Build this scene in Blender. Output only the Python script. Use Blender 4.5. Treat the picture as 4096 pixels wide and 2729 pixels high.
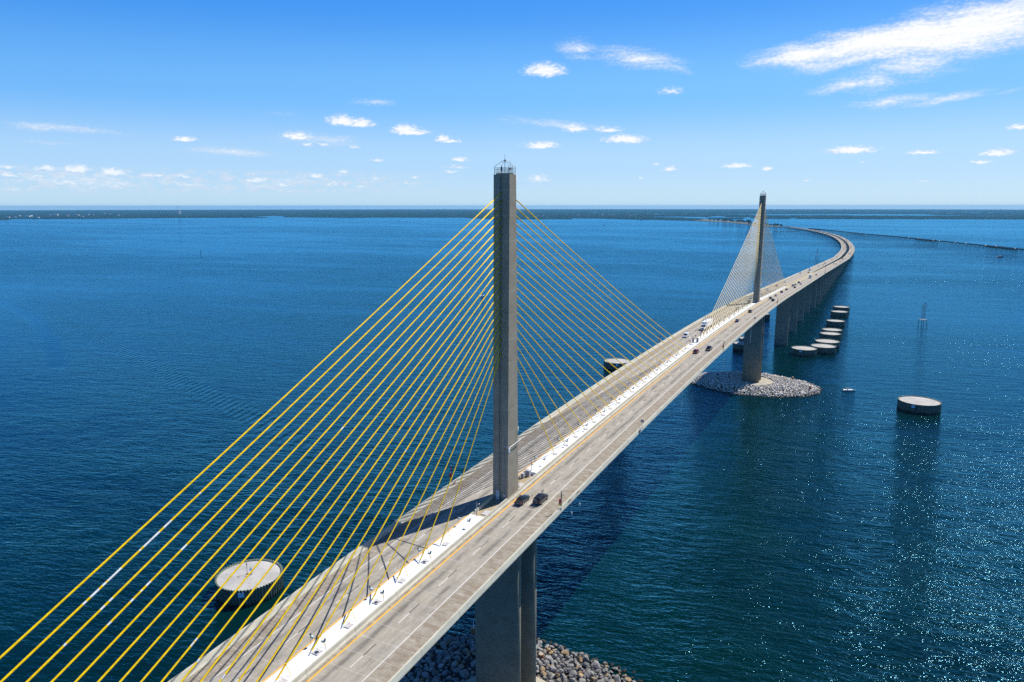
import bpy, math, random
from mathutils import Vector, Matrix, noise
PI = math.pi
sc = bpy.context.scene
for o in list(bpy.data.objects): bpy.data.objects.remove(o)

# ---------------------------------------------------------------- camera, sky, sun, exposure
cam_d = bpy.data.cameras.new('camera'); cam = bpy.data.objects.new('camera', cam_d)
sc.collection.objects.link(cam); sc.camera = cam
CAM = Vector((70.187, -134.286, 121.7))
YAW, PITCH, ROLL = .4721, .1873, -.0007
fw = Vector((-math.sin(YAW)*math.cos(PITCH), math.cos(YAW)*math.cos(PITCH), -math.sin(PITCH)))
rt = Vector((math.cos(YAW), math.sin(YAW), 0)); up = rt.cross(fw)
r2 = rt*math.cos(ROLL)+up*math.sin(ROLL); u2 = up*math.cos(ROLL)-rt*math.sin(ROLL)
cam.matrix_world = Matrix(((r2.x, u2.x, -fw.x, CAM.x), (r2.y, u2.y, -fw.y, CAM.y), (r2.z, u2.z, -fw.z, CAM.z), (0, 0, 0, 1)))
cam_d.sensor_width = 36; cam_d.lens = 2849.2/4096*36; cam_d.clip_start = 1; cam_d.clip_end = 120000

SUN_AZ, SUN_EL = math.radians(26.5), math.radians(50.6)
sd = bpy.data.lights.new('sun', 'SUN'); sun = bpy.data.objects.new('sun', sd); sc.collection.objects.link(sun)
sd.energy = 4.6; sd.angle = math.radians(.4); sd.color = (1, .945, .86)
sdir = Vector((math.sin(SUN_AZ)*math.cos(SUN_EL), math.cos(SUN_AZ)*math.cos(SUN_EL), math.sin(SUN_EL)))
sun.rotation_euler = sdir.to_track_quat('Z', 'Y').to_euler()
sc.view_settings.view_transform = 'Standard'; sc.view_settings.look = 'None'
sc.view_settings.exposure = 0.42; sc.view_settings.gamma = 1
sc.render.engine = 'CYCLES'; sc.cycles.max_bounces = 6; sc.cycles.volume_bounces = 0
sc.cycles.sample_clamp_indirect = 3; sc.cycles.sample_clamp_direct = 16; sc.cycles.use_denoising = False
sc.cycles.use_adaptive_sampling = False

class NT:
    """small helper to wire node trees"""
    def __init__(s, tree): s.t = tree; s.n = tree.nodes; s.l = tree.links
    def node(s, kind, **kw):
        x = s.n.new(kind)
        for k, v in kw.items(): setattr(x, k, v)
        return x
    def put(s, sock, v):
        if isinstance(v, bpy.types.NodeSocket): s.l.new(v, sock)
        elif v is not None: sock.default_value = v
    def m(s, op, a, b=None, c=None, clamp=False):
        x = s.node('ShaderNodeMath', operation=op, use_clamp=clamp)
        s.put(x.inputs[0], a)
        if b is not None: s.put(x.inputs[1], b)
        if c is not None: s.put(x.inputs[2], c)
        return x.outputs[0]
    def v(s, op, a, b=None, scale=None):
        x = s.node('ShaderNodeVectorMath', operation=op)
        s.put(x.inputs[0], a)
        if b is not None: s.put(x.inputs[1], b)
        if scale is not None: s.put(x.inputs['Scale'], scale)
        return x.outputs['Value'] if op in ('LENGTH', 'DOT_PRODUCT', 'DISTANCE') else x.outputs[0]
    def noise(s, vec, scale, detail=2, rough=.5, dist=0, color=False, lac=2.0):
        x = s.node('ShaderNodeTexNoise'); s.put(x.inputs['Vector'], vec); s.put(x.inputs['Scale'], scale)
        x.inputs['Detail'].default_value = detail; x.inputs['Roughness'].default_value = rough
        x.inputs['Distortion'].default_value = dist; x.inputs['Lacunarity'].default_value = lac
        return x.outputs['Color' if color else 'Fac']
    def ss(s, v, a, b, lo=0.0, hi=1.0):
        x = s.node('ShaderNodeMapRange', interpolation_type='SMOOTHSTEP', clamp=True)
        for i, q in enumerate((v, a, b, lo, hi)): s.put(x.inputs[i], q)
        return x.outputs[0]
    def mix(s, f, a, b, mode='MIX'):
        x = s.node('ShaderNodeMix', data_type='RGBA', blend_type=mode)
        s.put(x.inputs[0], f)
        for i, q in ((6, a), (7, b)):
            if isinstance(q, (tuple, list)): q = (*q[:3], 1)
            s.put(x.inputs[i], q)
        return x.outputs[2]
    def xyz(s, v):
        x = s.node('ShaderNodeSeparateXYZ'); s.put(x.inputs[0], v); return x.outputs
    def comb(s, x, y, z=0.0):
        c = s.node('ShaderNodeCombineXYZ'); s.put(c.inputs[0], x); s.put(c.inputs[1], y); s.put(c.inputs[2], z); return c.outputs[0]

# clouds: (azimuth, elevation, half width, half height, strength[, tilt])
CU = [(-0.4286, 0.1774, 0.0266, 0.011, 1), (-0.2614, 0.1479, 0.0169, 0.0061, 0.55), (-0.4322, 0.0816, 0.0247, 0.0059, 1), (-0.3859, 0.1036, 0.0167, 0.007, 0.75), (-0.3428, 0.1006, 0.0199, 0.0045, 0.75), (-0.3189, 0.0887, 0.0287, 0.0064, 1), (-0.0392, 0.0686, 0.0282, 0.006, 1), (0.0379, 0.063, 0.0154, 0.0032, 0.9), (0.1109, 0.0594, 0.0164, 0.005, 1), (0.0976, 0.0494, 0.0103, 0.0022, 0.8), (-0.174, 0.0522, 0.0189, 0.0038, 0.95), (-0.1377, 0.0481, 0.0091, 0.0034, 0.9), (-0.2584, 0.0492, 0.0111, 0.0042, 0.9), (-0.2776, 0.0552, 0.0066, 0.0023, 0.6), (-0.4367, 0.0378, 0.0167, 0.0067, 0.7), (-0.4672, 0.0378, 0.0058, 0.008, 0.7), (0.1286, 0.0869, 0.0103, 0.004, 0.9), (0.0411, 0.0286, 0.006, 0.0015, 0.5), (-0.0864, 0.0326, 0.0041, 0.0019, 0.6), (-0.2974, 0.0378, 0.006, 0.002, 0.6), (-0.0252, 0.0533, 0.0044, 0.0012, 0.5), (-0.6967, 0.1116, 0.0206, 0.0087, 1), (-0.6743, 0.109, 0.0189, 0.0075, 1), (-0.6156, 0.1025, 0.0166, 0.0076, 1), (-0.6091, 0.0981, 0.0246, 0.0051, 1), (-0.5642, 0.0895, 0.0108, 0.0058, 1), (-0.5558, 0.0863, 0.0152, 0.0032, 0.9), (-0.755, 0.0905, 0.0201, 0.0062, 0.9), (-0.8907, 0.0818, 0.0145, 0.0036, 0.9), (-1.0076, 0.044, 0.0163, 0.0057, 0.95), (-0.9718, 0.0417, 0.0159, 0.0061, 0.95), (-1.037, 0.0441, 0.0135, 0.0042, 0.85), (-1.0752, 0.0439, 0.0079, 0.003, 0.8), (-0.7346, 0.0406, 0.0115, 0.0039, 0.85), (-0.6977, 0.0464, 0.0085, 0.0029, 0.7), (-0.6539, 0.0602, 0.0106, 0.0023, 0.7), (-0.5413, 0.0632, 0.0129, 0.0033, 0.9), (-0.5489, 0.053, 0.018, 0.003, 0.6), (-0.5568, 0.0464, 0.0105, 0.0023, 0.7), (-0.6037, 0.0383, 0.0091, 0.0026, 0.7), (-0.6574, 0.0363, 0.008, 0.0023, 0.6), (-0.6824, 0.0778, 0.0072, 0.0026, 0.7), (-1.0734, 0.0349, 0.0103, 0.0025, 0.8), (-0.8931, 0.0375, 0.0083, 0.0027, 0.7), (-0.8093, 0.0334, 0.0184, 0.0038, 0.8), (-0.7769, 0.0283, 0.0119, 0.0038, 0.7), (-0.9275, 0.0379, 0.0117, 0.0027, 0.6), (-0.7434, 0.0789, 0.0079, 0.0025, 0.6), (-0.7218, 0.08, 0.008, 0.0028, 0.6), (-1.0167, 0.0281, 0.0236, 0.0043, 0.6), (-0.9663, 0.0272, 0.0112, 0.0038, 0.55), (-1.0739, 0.0194, 0.0061, 0.0025, 0.6), (-0.8889, 0.0281, 0.0208, 0.0031, 0.5), (-0.7095, 0.0288, 0.0097, 0.0033, 0.6), (-0.679, 0.0251, 0.0112, 0.003, 0.5), (-0.6109, 0.0306, 0.0169, 0.002, 0.45), (-1.048, 0.0341, 0.0097, 0.002, 0.5), (-0.7711, 0.0204, 0.0126, 0.0022, 0.35)]
CI = [(-0.6581, 0.1341, 0.0415, 0.0053, 0.45, 2), (-1.0169, 0.0878, 0.0662, 0.0046, 0.6, 2), (-1.0392, 0.0721, 0.0421, 0.0025, 0.4, 2), (-0.7282, 0.0858, 0.0775, 0.0085, 0.5, 3), (-0.8441, 0.0685, 0.07, 0.0047, 0.6, 1), (-0.7749, 0.1164, 0.0467, 0.0049, 0.22, 2), (-0.3875, 0.2026, 0.0321, 0.0121, 0.6, 8), (-0.3059, 0.1881, 0.067, 0.011, 0.75, 8), (-0.2582, 0.1777, 0.0347, 0.0048, 0.4, 25), (-0.4105, 0.1077, 0.0868, 0.0055, 0.55, 3), (-1.0, 0.030, 0.10, 0.010, 0.5, 0), (-0.80, 0.030, 0.09, 0.008, 0.42, 0), (-0.002, 0.1895, 0.142, 0.019, 1.3, -6), (0.0763, 0.195, 0.115, 0.025, 1.25, -6), (-0.098, 0.1825, 0.08, 0.0125, 1.1, -3), (0.0179, 0.1641, 0.10, 0.017, 0.7, -6), (-0.0208, 0.1502, 0.0419, 0.0187, 0.6, 0), (-0.0555, 0.1429, 0.0465, 0.0063, 0.75, -7), (-0.0021, 0.1225, 0.0519, 0.0062, 0.7, -3), (0.0595, 0.1225, 0.0554, 0.0044, 0.65, -8), (0.1164, 0.1261, 0.0273, 0.0026, 0.5, -8), (0.1167, 0.2046, 0.0333, 0.0099, 0.5, -6)]

W = bpy.data.worlds.new('World'); sc.world = W; W.use_nodes = True
n = NT(W.node_tree); n.n.clear()
def build_sky():
    sky = n.node('ShaderNodeTexSky', sky_type='NISHITA'); sky.sun_disc = False
    sky.sun_elevation = SUN_EL; sky.sun_rotation = SUN_AZ
    sky.air_density = 1.0; sky.dust_density = .4; sky.ozone_density = 3.0; sky.altitude = 100
    hs = n.node('ShaderNodeHueSaturation'); n.put(hs.inputs['Color'], sky.outputs[0]); hs.inputs['Saturation'].default_value = 1.3
    hs.inputs['Value'].default_value = 1.0
    d = n.node('ShaderNodeTexCoord').outputs['Generated']
    X = n.xyz(d)
    az = n.m('ARCTAN2', X[0], X[1]); el = n.m('ARCSINE', X[2])
    base = n.comb(az, el)
    # hand-set blue ramp over Nishita, darkened overhead to dim reflections and ambient light
    cr = n.node('ShaderNodeValToRGB'); n.put(cr.inputs[0], n.m('MULTIPLY', el, 1/1.2))
    cr.color_ramp.interpolation = 'EASE'; e_ = cr.color_ramp.elements
    for i, (p_, c_) in enumerate([(0, (.37, .55, .70)), (.05, (.30, .50, .74)), (.12, (.125, .39, .76)), (.22, (.02, .225, .70)), (.33, (.003, .06, .26)), (.46, (.0015, .024, .12)), (1, (.001, .012, .07))]):
        x_ = e_[i] if i < 2 else e_.new(p_); x_.position = p_; x_.color = (*c_, 1)
    side = n.ss(n.v('DOT_PRODUCT', d, tuple(sdir)), -.35, .75)
    deep = n.mix(n.m('MULTIPLY', n.ss(el, .03, .3), n.m('SUBTRACT', 1.0, side)), cr.outputs[0], (.001, .165, .60))
    skycol = n.mix(.88, n.v('SCALE', sky.outputs[0], scale=.12), deep)
    # puffy warp for cumulus
    ws = n.v('SUBTRACT', n.noise(base, 55, 6, .68, color=True), (.5, .5, .5))
    p = n.v('ADD', base, n.v('MULTIPLY', ws, (.02, .008, 0)))
    acc = 0.0
    for (a, e, w, h, s_) in CU:
        q = n.v('MULTIPLY', n.v('SUBTRACT', p, (a, e-h*.35, 0)), (1/w/1.35, 1/h/1.5, 0))
        q = n.v('MAXIMUM', q, n.v('MULTIPLY', q, (-1, -2.1, 0)))
        acc = n.m('MAXIMUM', acc, n.m('MULTIPLY_ADD', n.v('LENGTH', q), -s_, s_))
    nf = n.noise(n.v('MULTIPLY', base, (1, 2.2, 1)), 150, 5, .62)
    dens = n.m('ADD', acc, n.m('MULTIPLY_ADD', nf, .9, -.42))
    cum = n.ss(n.m('MULTIPLY', dens, n.m('GREATER_THAN', acc, .02)), .0, .8)
    # streaky cirrus
    ws2 = n.v('SUBTRACT', n.noise(base, 14, 3, .55, color=True), (.5, .5, .5))
    p2 = n.v('ADD', base, n.v('MULTIPLY', ws2, (.05, .012, 0)))
    acc2 = 0.0
    for (a, e, w, h, s_, t) in CI:
        c, s2 = math.cos(math.radians(t)), math.sin(math.radians(t))
        q = n.v('SUBTRACT', p2, (a, e, 0))
        u = n.v('DOT_PRODUCT', q, (c/w/1.25, -s2/w/1.25, 0)); v = n.v('DOT_PRODUCT', q, (s2/h/1.7, c/h/1.7, 0))
        acc2 = n.m('MAXIMUM', acc2, n.m('MULTIPLY_ADD', n.v('LENGTH', n.comb(u, v)), -s_, s_))
    st = n.noise(n.v('MULTIPLY', n.v('ADD', base, n.v('SCALE', ws2, scale=.03)), (14, 110, 1)), 1.0, 6, .62)
    rip = n.noise(n.v('MULTIPLY', base, (1, 2.0, 1)), 190, 3, .6)
    tex = n.m('ADD', n.m('MULTIPLY', st, .62), n.m('MULTIPLY', rip, .38))
    cir = n.ss(n.m('ADD', acc2, n.m('MULTIPLY_ADD', tex, 1.5, -.80)), .0, .95)
    cir = n.m('MULTIPLY', cir, n.m('MINIMUM', n.m('MULTIPLY', acc2, 5.0), 1.0))
    cov = n.m('SUBTRACT', 1.0, n.m('MULTIPLY', n.m('SUBTRACT', 1.0, n.m('MULTIPLY', cum, .93)), n.m('SUBTRACT', 1.0, cir)))
    pn = n.noise(n.v('MULTIPLY', base, (1, 2.4, 1)), 62, 4, .6)
    low = n.m('MULTIPLY', n.ss(pn, .43, .58), n.m('MULTIPLY', n.ss(el, .010, .022), n.ss(el, .050, .036)))
    low = n.m('MULTIPLY', low, n.m('MULTIPLY', n.ss(az, -.50, -.74), .95))
    cov = n.m('MAXIMUM', cov, low)
    # thin the clouds a little towards the horizon air
    cov = n.m('MULTIPLY', cov, n.ss(el, .005, .07, .55, 1.0))
    shade = n.m('MAXIMUM', n.m('MULTIPLY', cir, n.ss(tex, .25, .6, .55, 1.0)), n.ss(n.m('ADD', n.m('MULTIPLY', dens, .8), n.m('MULTIPLY_ADD', nf, 1.2, -.55)), .1, .65))
    ccol = n.mix(shade, (.60, .71, .86), (.97, .98, 1.0))
    b1 = n.node('ShaderNodeBackground'); n.put(b1.inputs[0], skycol); b1.inputs[1].default_value = 1.0
    b2 = n.node('ShaderNodeBackground'); n.put(b2.inputs[0], ccol); b2.inputs[1].default_value = .78
    mx = n.node('ShaderNodeMixShader'); n.put(mx.inputs[0], cov)
    n.l.new(b1.outputs[0], mx.inputs[1]); n.l.new(b2.outputs[0], mx.inputs[2])
    out = n.node('ShaderNodeOutputWorld'); n.l.new(mx.outputs[0], out.inputs[0])
build_sky()
W.cycles.sampling_method = 'MANUAL'; W.cycles.sample_map_resolution = 512

# ---------------------------------------------------------------- materials
MATS = {}
def mat(name, color=(.5, .5, .5), rough=.8, metal=0.0, fn=None, spec=.5, emit=None):
    if name in MATS: return MATS[name]
    m = bpy.data.materials.new(name); m.use_nodes = True
    t = NT(m.node_tree); b = t.n['Principled BSDF']
    b.inputs['Base Color'].default_value = (*color, 1); b.inputs['Roughness'].default_value = rough
    b.inputs['Metallic'].default_value = metal; b.inputs['Specular IOR Level'].default_value = spec
    if emit: b.inputs['Emission Color'].default_value = (*emit, 1); b.inputs['Emission Strength'].default_value = 1
    if fn: fn(t, b)
    else:
        co = t.node('ShaderNodeTexCoord').outputs['Object']
        f = t.noise(co, 1.7, 4, .6)
        t.put(b.inputs['Base Color'], t.mix(t.ss(f, .3, .7), tuple(c*.82 for c in color), tuple(min(1, c*1.1) for c in color)))
    MATS[name] = m; return m
def bump(t, b, h, dist=.05, strength=1.0):
    x = t.node('ShaderNodeBump'); t.put(x.inputs['Height'], h); x.inputs['Distance'].default_value = dist
    x.inputs['Strength'].default_value = strength; t.l.new(x.outputs[0], b.inputs['Normal'])
def OBJ(t): return t.node('ShaderNodeTexCoord').outputs['Object']

def f_road(t, b):
    co = OBJ(t); X = t.xyz(co)
    ax = t.m('ABSOLUTE', X[0])
    big = t.noise(t.v('MULTIPLY', co, (.55, .10, 1)), 1.0, 5, .65)
    mid = t.noise(t.v('MULTIPLY', co, (1.3, .45, 1)), 1.0, 5, .7)
    fine = t.noise(co, 7.0, 3, .6)
    slab = t.node('ShaderNodeTexWhiteNoise', noise_dimensions='1D')
    t.put(slab.inputs['W'], t.m('FLOOR', t.m('DIVIDE', X[1], 3.66)))
    c = t.mix(t.ss(mid, .3, .72), (.31, .282, .232), (.43, .40, .34))
    c = t.mix(t.m('MULTIPLY', slab.outputs[0], .25), c, (.33, .31, .285))
    # brown weathering along the shoulders and beside the barriers
    sh = t.m('MAXIMUM', t.ss(ax, 9.6, 10.6), t.ss(ax, 3.1, 2.6))
    sh = t.m('MAXIMUM', sh, t.m('MULTIPLY', t.ss(big, .5, .62), .45))
    patch = t.ss(t.noise(t.v('MULTIPLY', co, (.45, .8, 1)), 1.0, 4, .75), .40, .60)
    c = t.mix(t.m('MULTIPLY', sh, t.m('MULTIPLY_ADD', patch, .46, .26)), c, (.21, .165, .115))
    pale = t.ss(t.noise(t.v('MULTIPLY', co, (.5, 1.1, 1)), .8, 3, .6), .60, .66)
    c = t.mix(t.m('MULTIPLY', pale, .35), c, (.50, .47, .44))
    # oil and rubber darkening in the middle of each lane
    lane = 0.0
    for cx in (4.7, 8.35):
        g = t.ss(t.m('ABSOLUTE', t.m('SUBTRACT', ax, cx)), .85, .1)
        lane = t.m('MAXIMUM', lane, g)
    lane = t.m('MULTIPLY', lane, t.ss(big, .36, .62))
    c = t.mix(t.m('MULTIPLY', lane, .68), c, (.10, .10, .10))
    for tx in (3.9, 5.5, 7.5, 9.2):
        c = t.mix(t.m('MULTIPLY', t.ss(t.m('ABSOLUTE', t.m('SUBTRACT', ax, tx)), .35, .1), t.m('MULTIPLY', t.ss(mid, .3, .7), .22)), c, (.20, .19, .175))
    # joints between the deck segments
    fr = t.m('FRACT', t.m('DIVIDE', X[1], 3.66))
    j = t.m('MULTIPLY', t.m('LESS_THAN', fr, .028), t.ss(fine, .35, .6))
    c = t.mix(t.m('MULTIPLY', j, .7), c, (.60, .57, .53))
    c = t.mix(t.m('MULTIPLY', t.ss(fine, .35, .75), .22), c, (.21, .195, .175))
    t.put(b.inputs['Base Color'], c); bump(t, b, fine, .01)
def f_conc(c0, c1, joint=None, streak=.3, scale=.35, stain=(.16, .14, .11)):
    def f(t, b):
        co = OBJ(t); X = t.xyz(co)
        a = t.noise(co, scale, 5, .65); fine = t.noise(co, 6, 3, .7)
        s = t.noise(t.v('MULTIPLY', co, (.9, .9, .05)), 1.0, 4, .7)
        c = t.mix(t.ss(a, .3, .7), c0, c1)
        c = t.mix(t.m('MULTIPLY', t.ss(s, .52, .75), streak), c, stain)
        c = t.mix(t.m('MULTIPLY', t.ss(fine, .3, .8), .18), c, tuple(q*.6 for q in c0))
        if joint:
            per, off, wd = joint
            w = t.node('ShaderNodeTexWhiteNoise', noise_dimensions='1D'); t.put(w.inputs['W'], t.m('FLOOR', t.m('DIVIDE', t.m('SUBTRACT', X[2], off), per)))
            c = t.mix(t.m('MULTIPLY', w.outputs[0], .16), c, tuple(q*.75 for q in c0))
            fr = t.m('FRACT', t.m('DIVIDE', t.m('SUBTRACT', X[2], off), per))
            c = t.mix(t.m('MULTIPLY', t.m('LESS_THAN', fr, wd), .5), c, tuple(min(1, q*1.5) for q in c1))
        t.put(b.inputs['Base Color'], c); bump(t, b, fine, .015)
    return f
def f_parapet(t, b):
    co = OBJ(t); X = t.xyz(co)
    a = t.noise(t.v('MULTIPLY', co, (1, .25, 1)), 1.0, 5, .7); fine = t.noise(co, 5, 3, .6)
    c = t.mix(t.ss(a, .3, .7), (.42, .41, .34), (.55, .53, .44))
    fr = t.m('FRACT', t.m('DIVIDE', X[1], 10.98))
    c = t.mix(t.m('MULTIPLY', t.m('LESS_THAN', fr, .008), .6), c, (.12, .11, .1))
    c = t.mix(t.m('MULTIPLY', t.ss(t.noise(t.v('MULTIPLY', co, (2, 1.6, .3)), 1.0, 4, .7), .55, .8), .45), c, (.25, .20, .13))
    t.put(b.inputs['Base Color'], c)
def f_white(t, b):
    co = OBJ(t); a = t.noise(co, .7, 5, .7)
    t.put(b.inputs['Base Color'], t.mix(t.ss(a, .5, .78), (.82, .84, .83), (.62, .63, .60)))
def f_stripe(col, wear):
    def f(t, b):
        co = OBJ(t); a = t.noise(co, 3.0, 4, .75)
        t.put(b.inputs['Base Color'], t.mix(t.ss(a, .5, .75, 0, wear), col, (.33, .29, .24)))
    return f
def f_rock(dark, lite, warm):
    def f(t, b):
        oi = t.node('ShaderNodeObjectInfo').outputs['Random']
        co = OBJ(t); a = t.noise(co, .55, 5, .7); v = t.node('ShaderNodeTexVoronoi'); v.inputs['Scale'].default_value = .45; t.put(v.inputs['Vector'], co)
        hue = t.m('FRACT', t.m('ADD', t.xyz(v.outputs['Color'])[0], oi))
        c = t.mix(t.ss(a, .35, .7), dark, lite)
        c = t.mix(t.m('MULTIPLY', t.m('GREATER_THAN', hue, .9), .7), c, warm)
        g = t.m('FRACT', t.m('MULTIPLY', hue, 7.3))
        c = t.mix(t.m('MULTIPLY', g, .35), c, tuple(q*.45 for q in dark))
        wet = t.ss(t.xyz(t.node('ShaderNodeNewGeometry').outputs['Position'])[2], .8, .15)
        c = t.mix(wet, c, (.022, .022, .017))
        t.put(b.inputs['Base Color'], c); bump(t, b, t.noise(co, 2.2, 4, .7), .22)
    return f
def f_sheet(t, b):
    co = OBJ(t); X = t.xyz(co)
    a = t.noise(t.v('MULTIPLY', co, (1, 1, .25)), 1.2, 4, .7)
    c = t.mix(t.ss(a, .35, .7), (.035, .055, .045), (.11, .14, .115))
    c = t.mix(t.ss(X[2], 1.3, .5), c, (.012, .014, .012))
    t.put(b.inputs['Base Color'], c)
def f_cap(t, b):
    co = OBJ(t); a = t.noise(co, .18, 5, .7); f = t.noise(co, 2.5, 4, .8)
    c = t.mix(t.ss(a, .35, .68), (.37, .36, .345), (.50, .49, .47))
    c = t.mix(t.m('MULTIPLY', t.ss(f, .62, .72), .4), c, (.72, .72, .7))
    c = t.mix(t.m('MULTIPLY', t.ss(t.noise(co, .35, 4, .7), .56, .7), .6), c, (.30, .22, .13))
    t.put(b.inputs['Base Color'], c)
def f_leaf(t, b):
    co = OBJ(t); a = t.noise(co, .05, 4, .7); v = t.noise(co, .4, 3, .7)
    c = t.mix(t.ss(a, .35, .65), (.012, .036, .024), (.03, .065, .038))
    c = t.mix(t.m('MULTIPLY', t.ss(v, .4, .7), .5), c, (.018, .035, .02))
    t.put(b.inputs['Base Color'], c)
def f_wood(t, b):
    co = OBJ(t); a = t.noise(t.v('MULTIPLY', co, (1, 1, 1)), .0022, 6, .7); v = t.noise(co, .012, 4, .75)
    c = t.mix(t.ss(a, .35, .65), (.010, .032, .040), (.022, .052, .055))
    c = t.mix(t.m('MULTIPLY', t.ss(v, .42, .7), .5), c, (.006, .016, .014))
    c = t.mix(t.m('MULTIPLY', t.ss(t.noise(co, .0035, 3, .6), .68, .72), .25), c, (.12, .12, .10))
    t.put(b.inputs['Base Color'], c)
def f_water(t, b):
    co = t.node('ShaderNodeNewGeometry').outputs['Position']
    big = t.noise(t.v('MULTIPLY', co, (.0007, .0018, 1)), 1.0, 4, .6)
    mott = t.noise(t.v('MULTIPLY', co, (1, 1.8, 1)), .012, 4, .65)
    c = t.mix(t.ss(mott, .3, .7), (.0002, .0115, .0125), (.0003, .0175, .0165))
    # wind direction: crests run roughly along the world vector (.93,.36)
    rot = t.node('ShaderNodeMapping'); t.put(rot.inputs['Vector'], co); rot.inputs['Rotation'].default_value = (0, 0, math.radians(-14))
    r = rot.outputs[0]
    r = t.v('ADD', r, t.v('MULTIPLY', t.noise(r, .05, 2, .5, color=True), (7, 7, 0)))
    h1 = t.noise(t.v('MULTIPLY', r, (.06, .17, 1)), 1.0, 1, .5)
    h2 = t.noise(t.v('MULTIPLY', r, (.22, .66, 1)), 1.0, 2, .45)
    h3 = t.noise(t.v('MULTIPLY', r, (.95, 2.1, 1)), 1.0, 1, .5)
    h = t.m('ADD', t.m('MULTIPLY', h1, 1.0), t.m('ADD', t.m('MULTIPLY', h2, .78), t.m('MULTIPLY', h3, .30)))
    # calmer and rougher patches of wind
    patch = t.ss(big, .42, .60)
    gain = t.m('MULTIPLY_ADD', patch, -.55, 1.12)
    gain = t.m('MULTIPLY', gain, t.ss(mott, .25, .75, .75, 1.15))
    X = t.xyz(co)
    slick = 0.0
    for (x0, y0, x1, y1) in ((-960, 390, -750, 316), (-750, 316, -600, 247), (-600, 247, -480, 180)):
        dx, dy = x1-x0, y1-y0; L = math.hypot(dx, dy); ux, uy = dx/L, dy/L
        d = t.m('ABSOLUTE', t.m('ADD', t.m('MULTIPLY', t.m('SUBTRACT', X[0], x0), -uy), t.m('MULTIPLY', t.m('SUBTRACT', X[1], y0), ux)))
        q_ = t.m('ADD', t.m('MULTIPLY', t.m('SUBTRACT', X[0], x0), ux), t.m('MULTIPLY', t.m('SUBTRACT', X[1], y0), uy))
        e_ = t.m('MULTIPLY', t.ss(d, 11, 3), t.m('MULTIPLY', t.ss(q_, -6, 6), t.ss(q_, L+6, L-6)))
        slick = t.m('MAXIMUM', slick, e_)
    gain = t.m('MULTIPLY', gain, t.m('MULTIPLY_ADD', slick, -.55, 1.0))
    streak = t.ss(t.noise(t.v('MULTIPLY', rot.outputs[0], (.0016, .011, 1)), 1.0, 4, .6), .52, .66)
    gain = t.m('MULTIPLY', gain, t.m('MULTIPLY_ADD', streak, -.30, 1.0))
    h = t.m('MULTIPLY', h, t.m('MULTIPLY', gain, .72))
    # old boat wakes
    X = t.xyz(co)
    wk = 0.0
    for (x0, y0, x1, y1, amp, wid) in ((-150, 112, -1000, 430, 1.0, 16),):
        dx, dy = x1-x0, y1-y0; L = math.hypot(dx, dy); ux, uy = dx/L, dy/L
        d = t.m('ADD', t.m('MULTIPLY', t.m('SUBTRACT', X[0], x0), -uy), t.m('MULTIPLY', t.m('SUBTRACT', X[1], y0), ux))
        s = t.m('ADD', t.m('MULTIPLY', t.m('SUBTRACT', X[0], x0), ux), t.m('MULTIPLY', t.m('SUBTRACT', X[1], y0), uy))
        d = t.m('ADD', d, t.m('MULTIPLY', t.noise(co, .01, 1, .5), 10))
        wav = t.m('SINE', t.m('ADD', t.m('MULTIPLY', s, .9), t.m('MULTIPLY', d, .75)))
        env = t.m('MULTIPLY', t.ss(t.m('ABSOLUTE', d), wid, 2), t.m('MULTIPLY', t.ss(s, 0, 60), t.ss(s, 850, 500)))
        wk = t.m('ADD', wk, t.m('MULTIPLY', t.m('MULTIPLY', wav, env), (.17*amp)))
    h = t.m('ADD', h, wk)
    bn = t.node('ShaderNodeBump'); t.put(bn.inputs['Height'], h); bn.inputs['Distance'].default_value = 1.0
    df = t.node('ShaderNodeBsdfDiffuse'); t.put(df.inputs['Color'], c)
    gl = t.node('ShaderNodeBsdfGlossy'); gl.inputs['Color'].default_value = (.09, .62, 1.0, 1); gl.inputs['Roughness'].default_value = .06
    g2 = t.node('ShaderNodeBsdfGlossy'); g2.inputs['Color'].default_value = (1, .97, .92, 1); g2.inputs['Roughness'].default_value = .075
    fr = t.node('ShaderNodeFresnel'); fr.inputs['IOR'].default_value = 1.33
    for q in (df, gl, g2, fr): t.l.new(bn.outputs[0], q.inputs['Normal'])
    gm = t.node('ShaderNodeMixShader'); gm.inputs[0].default_value = .12; t.l.new(gl.outputs[0], gm.inputs[1]); t.l.new(g2.outputs[0], gm.inputs[2])
    mx = t.node('ShaderNodeMixShader'); t.l.new(fr.outputs[0], mx.inputs[0]); t.l.new(df.outputs[0], mx.inputs[1]); t.l.new(gm.outputs[0], mx.inputs[2])
    t.n.remove(b); t.l.new(mx.outputs[0], t.n['Material Output'].inputs['Surface'])

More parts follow.
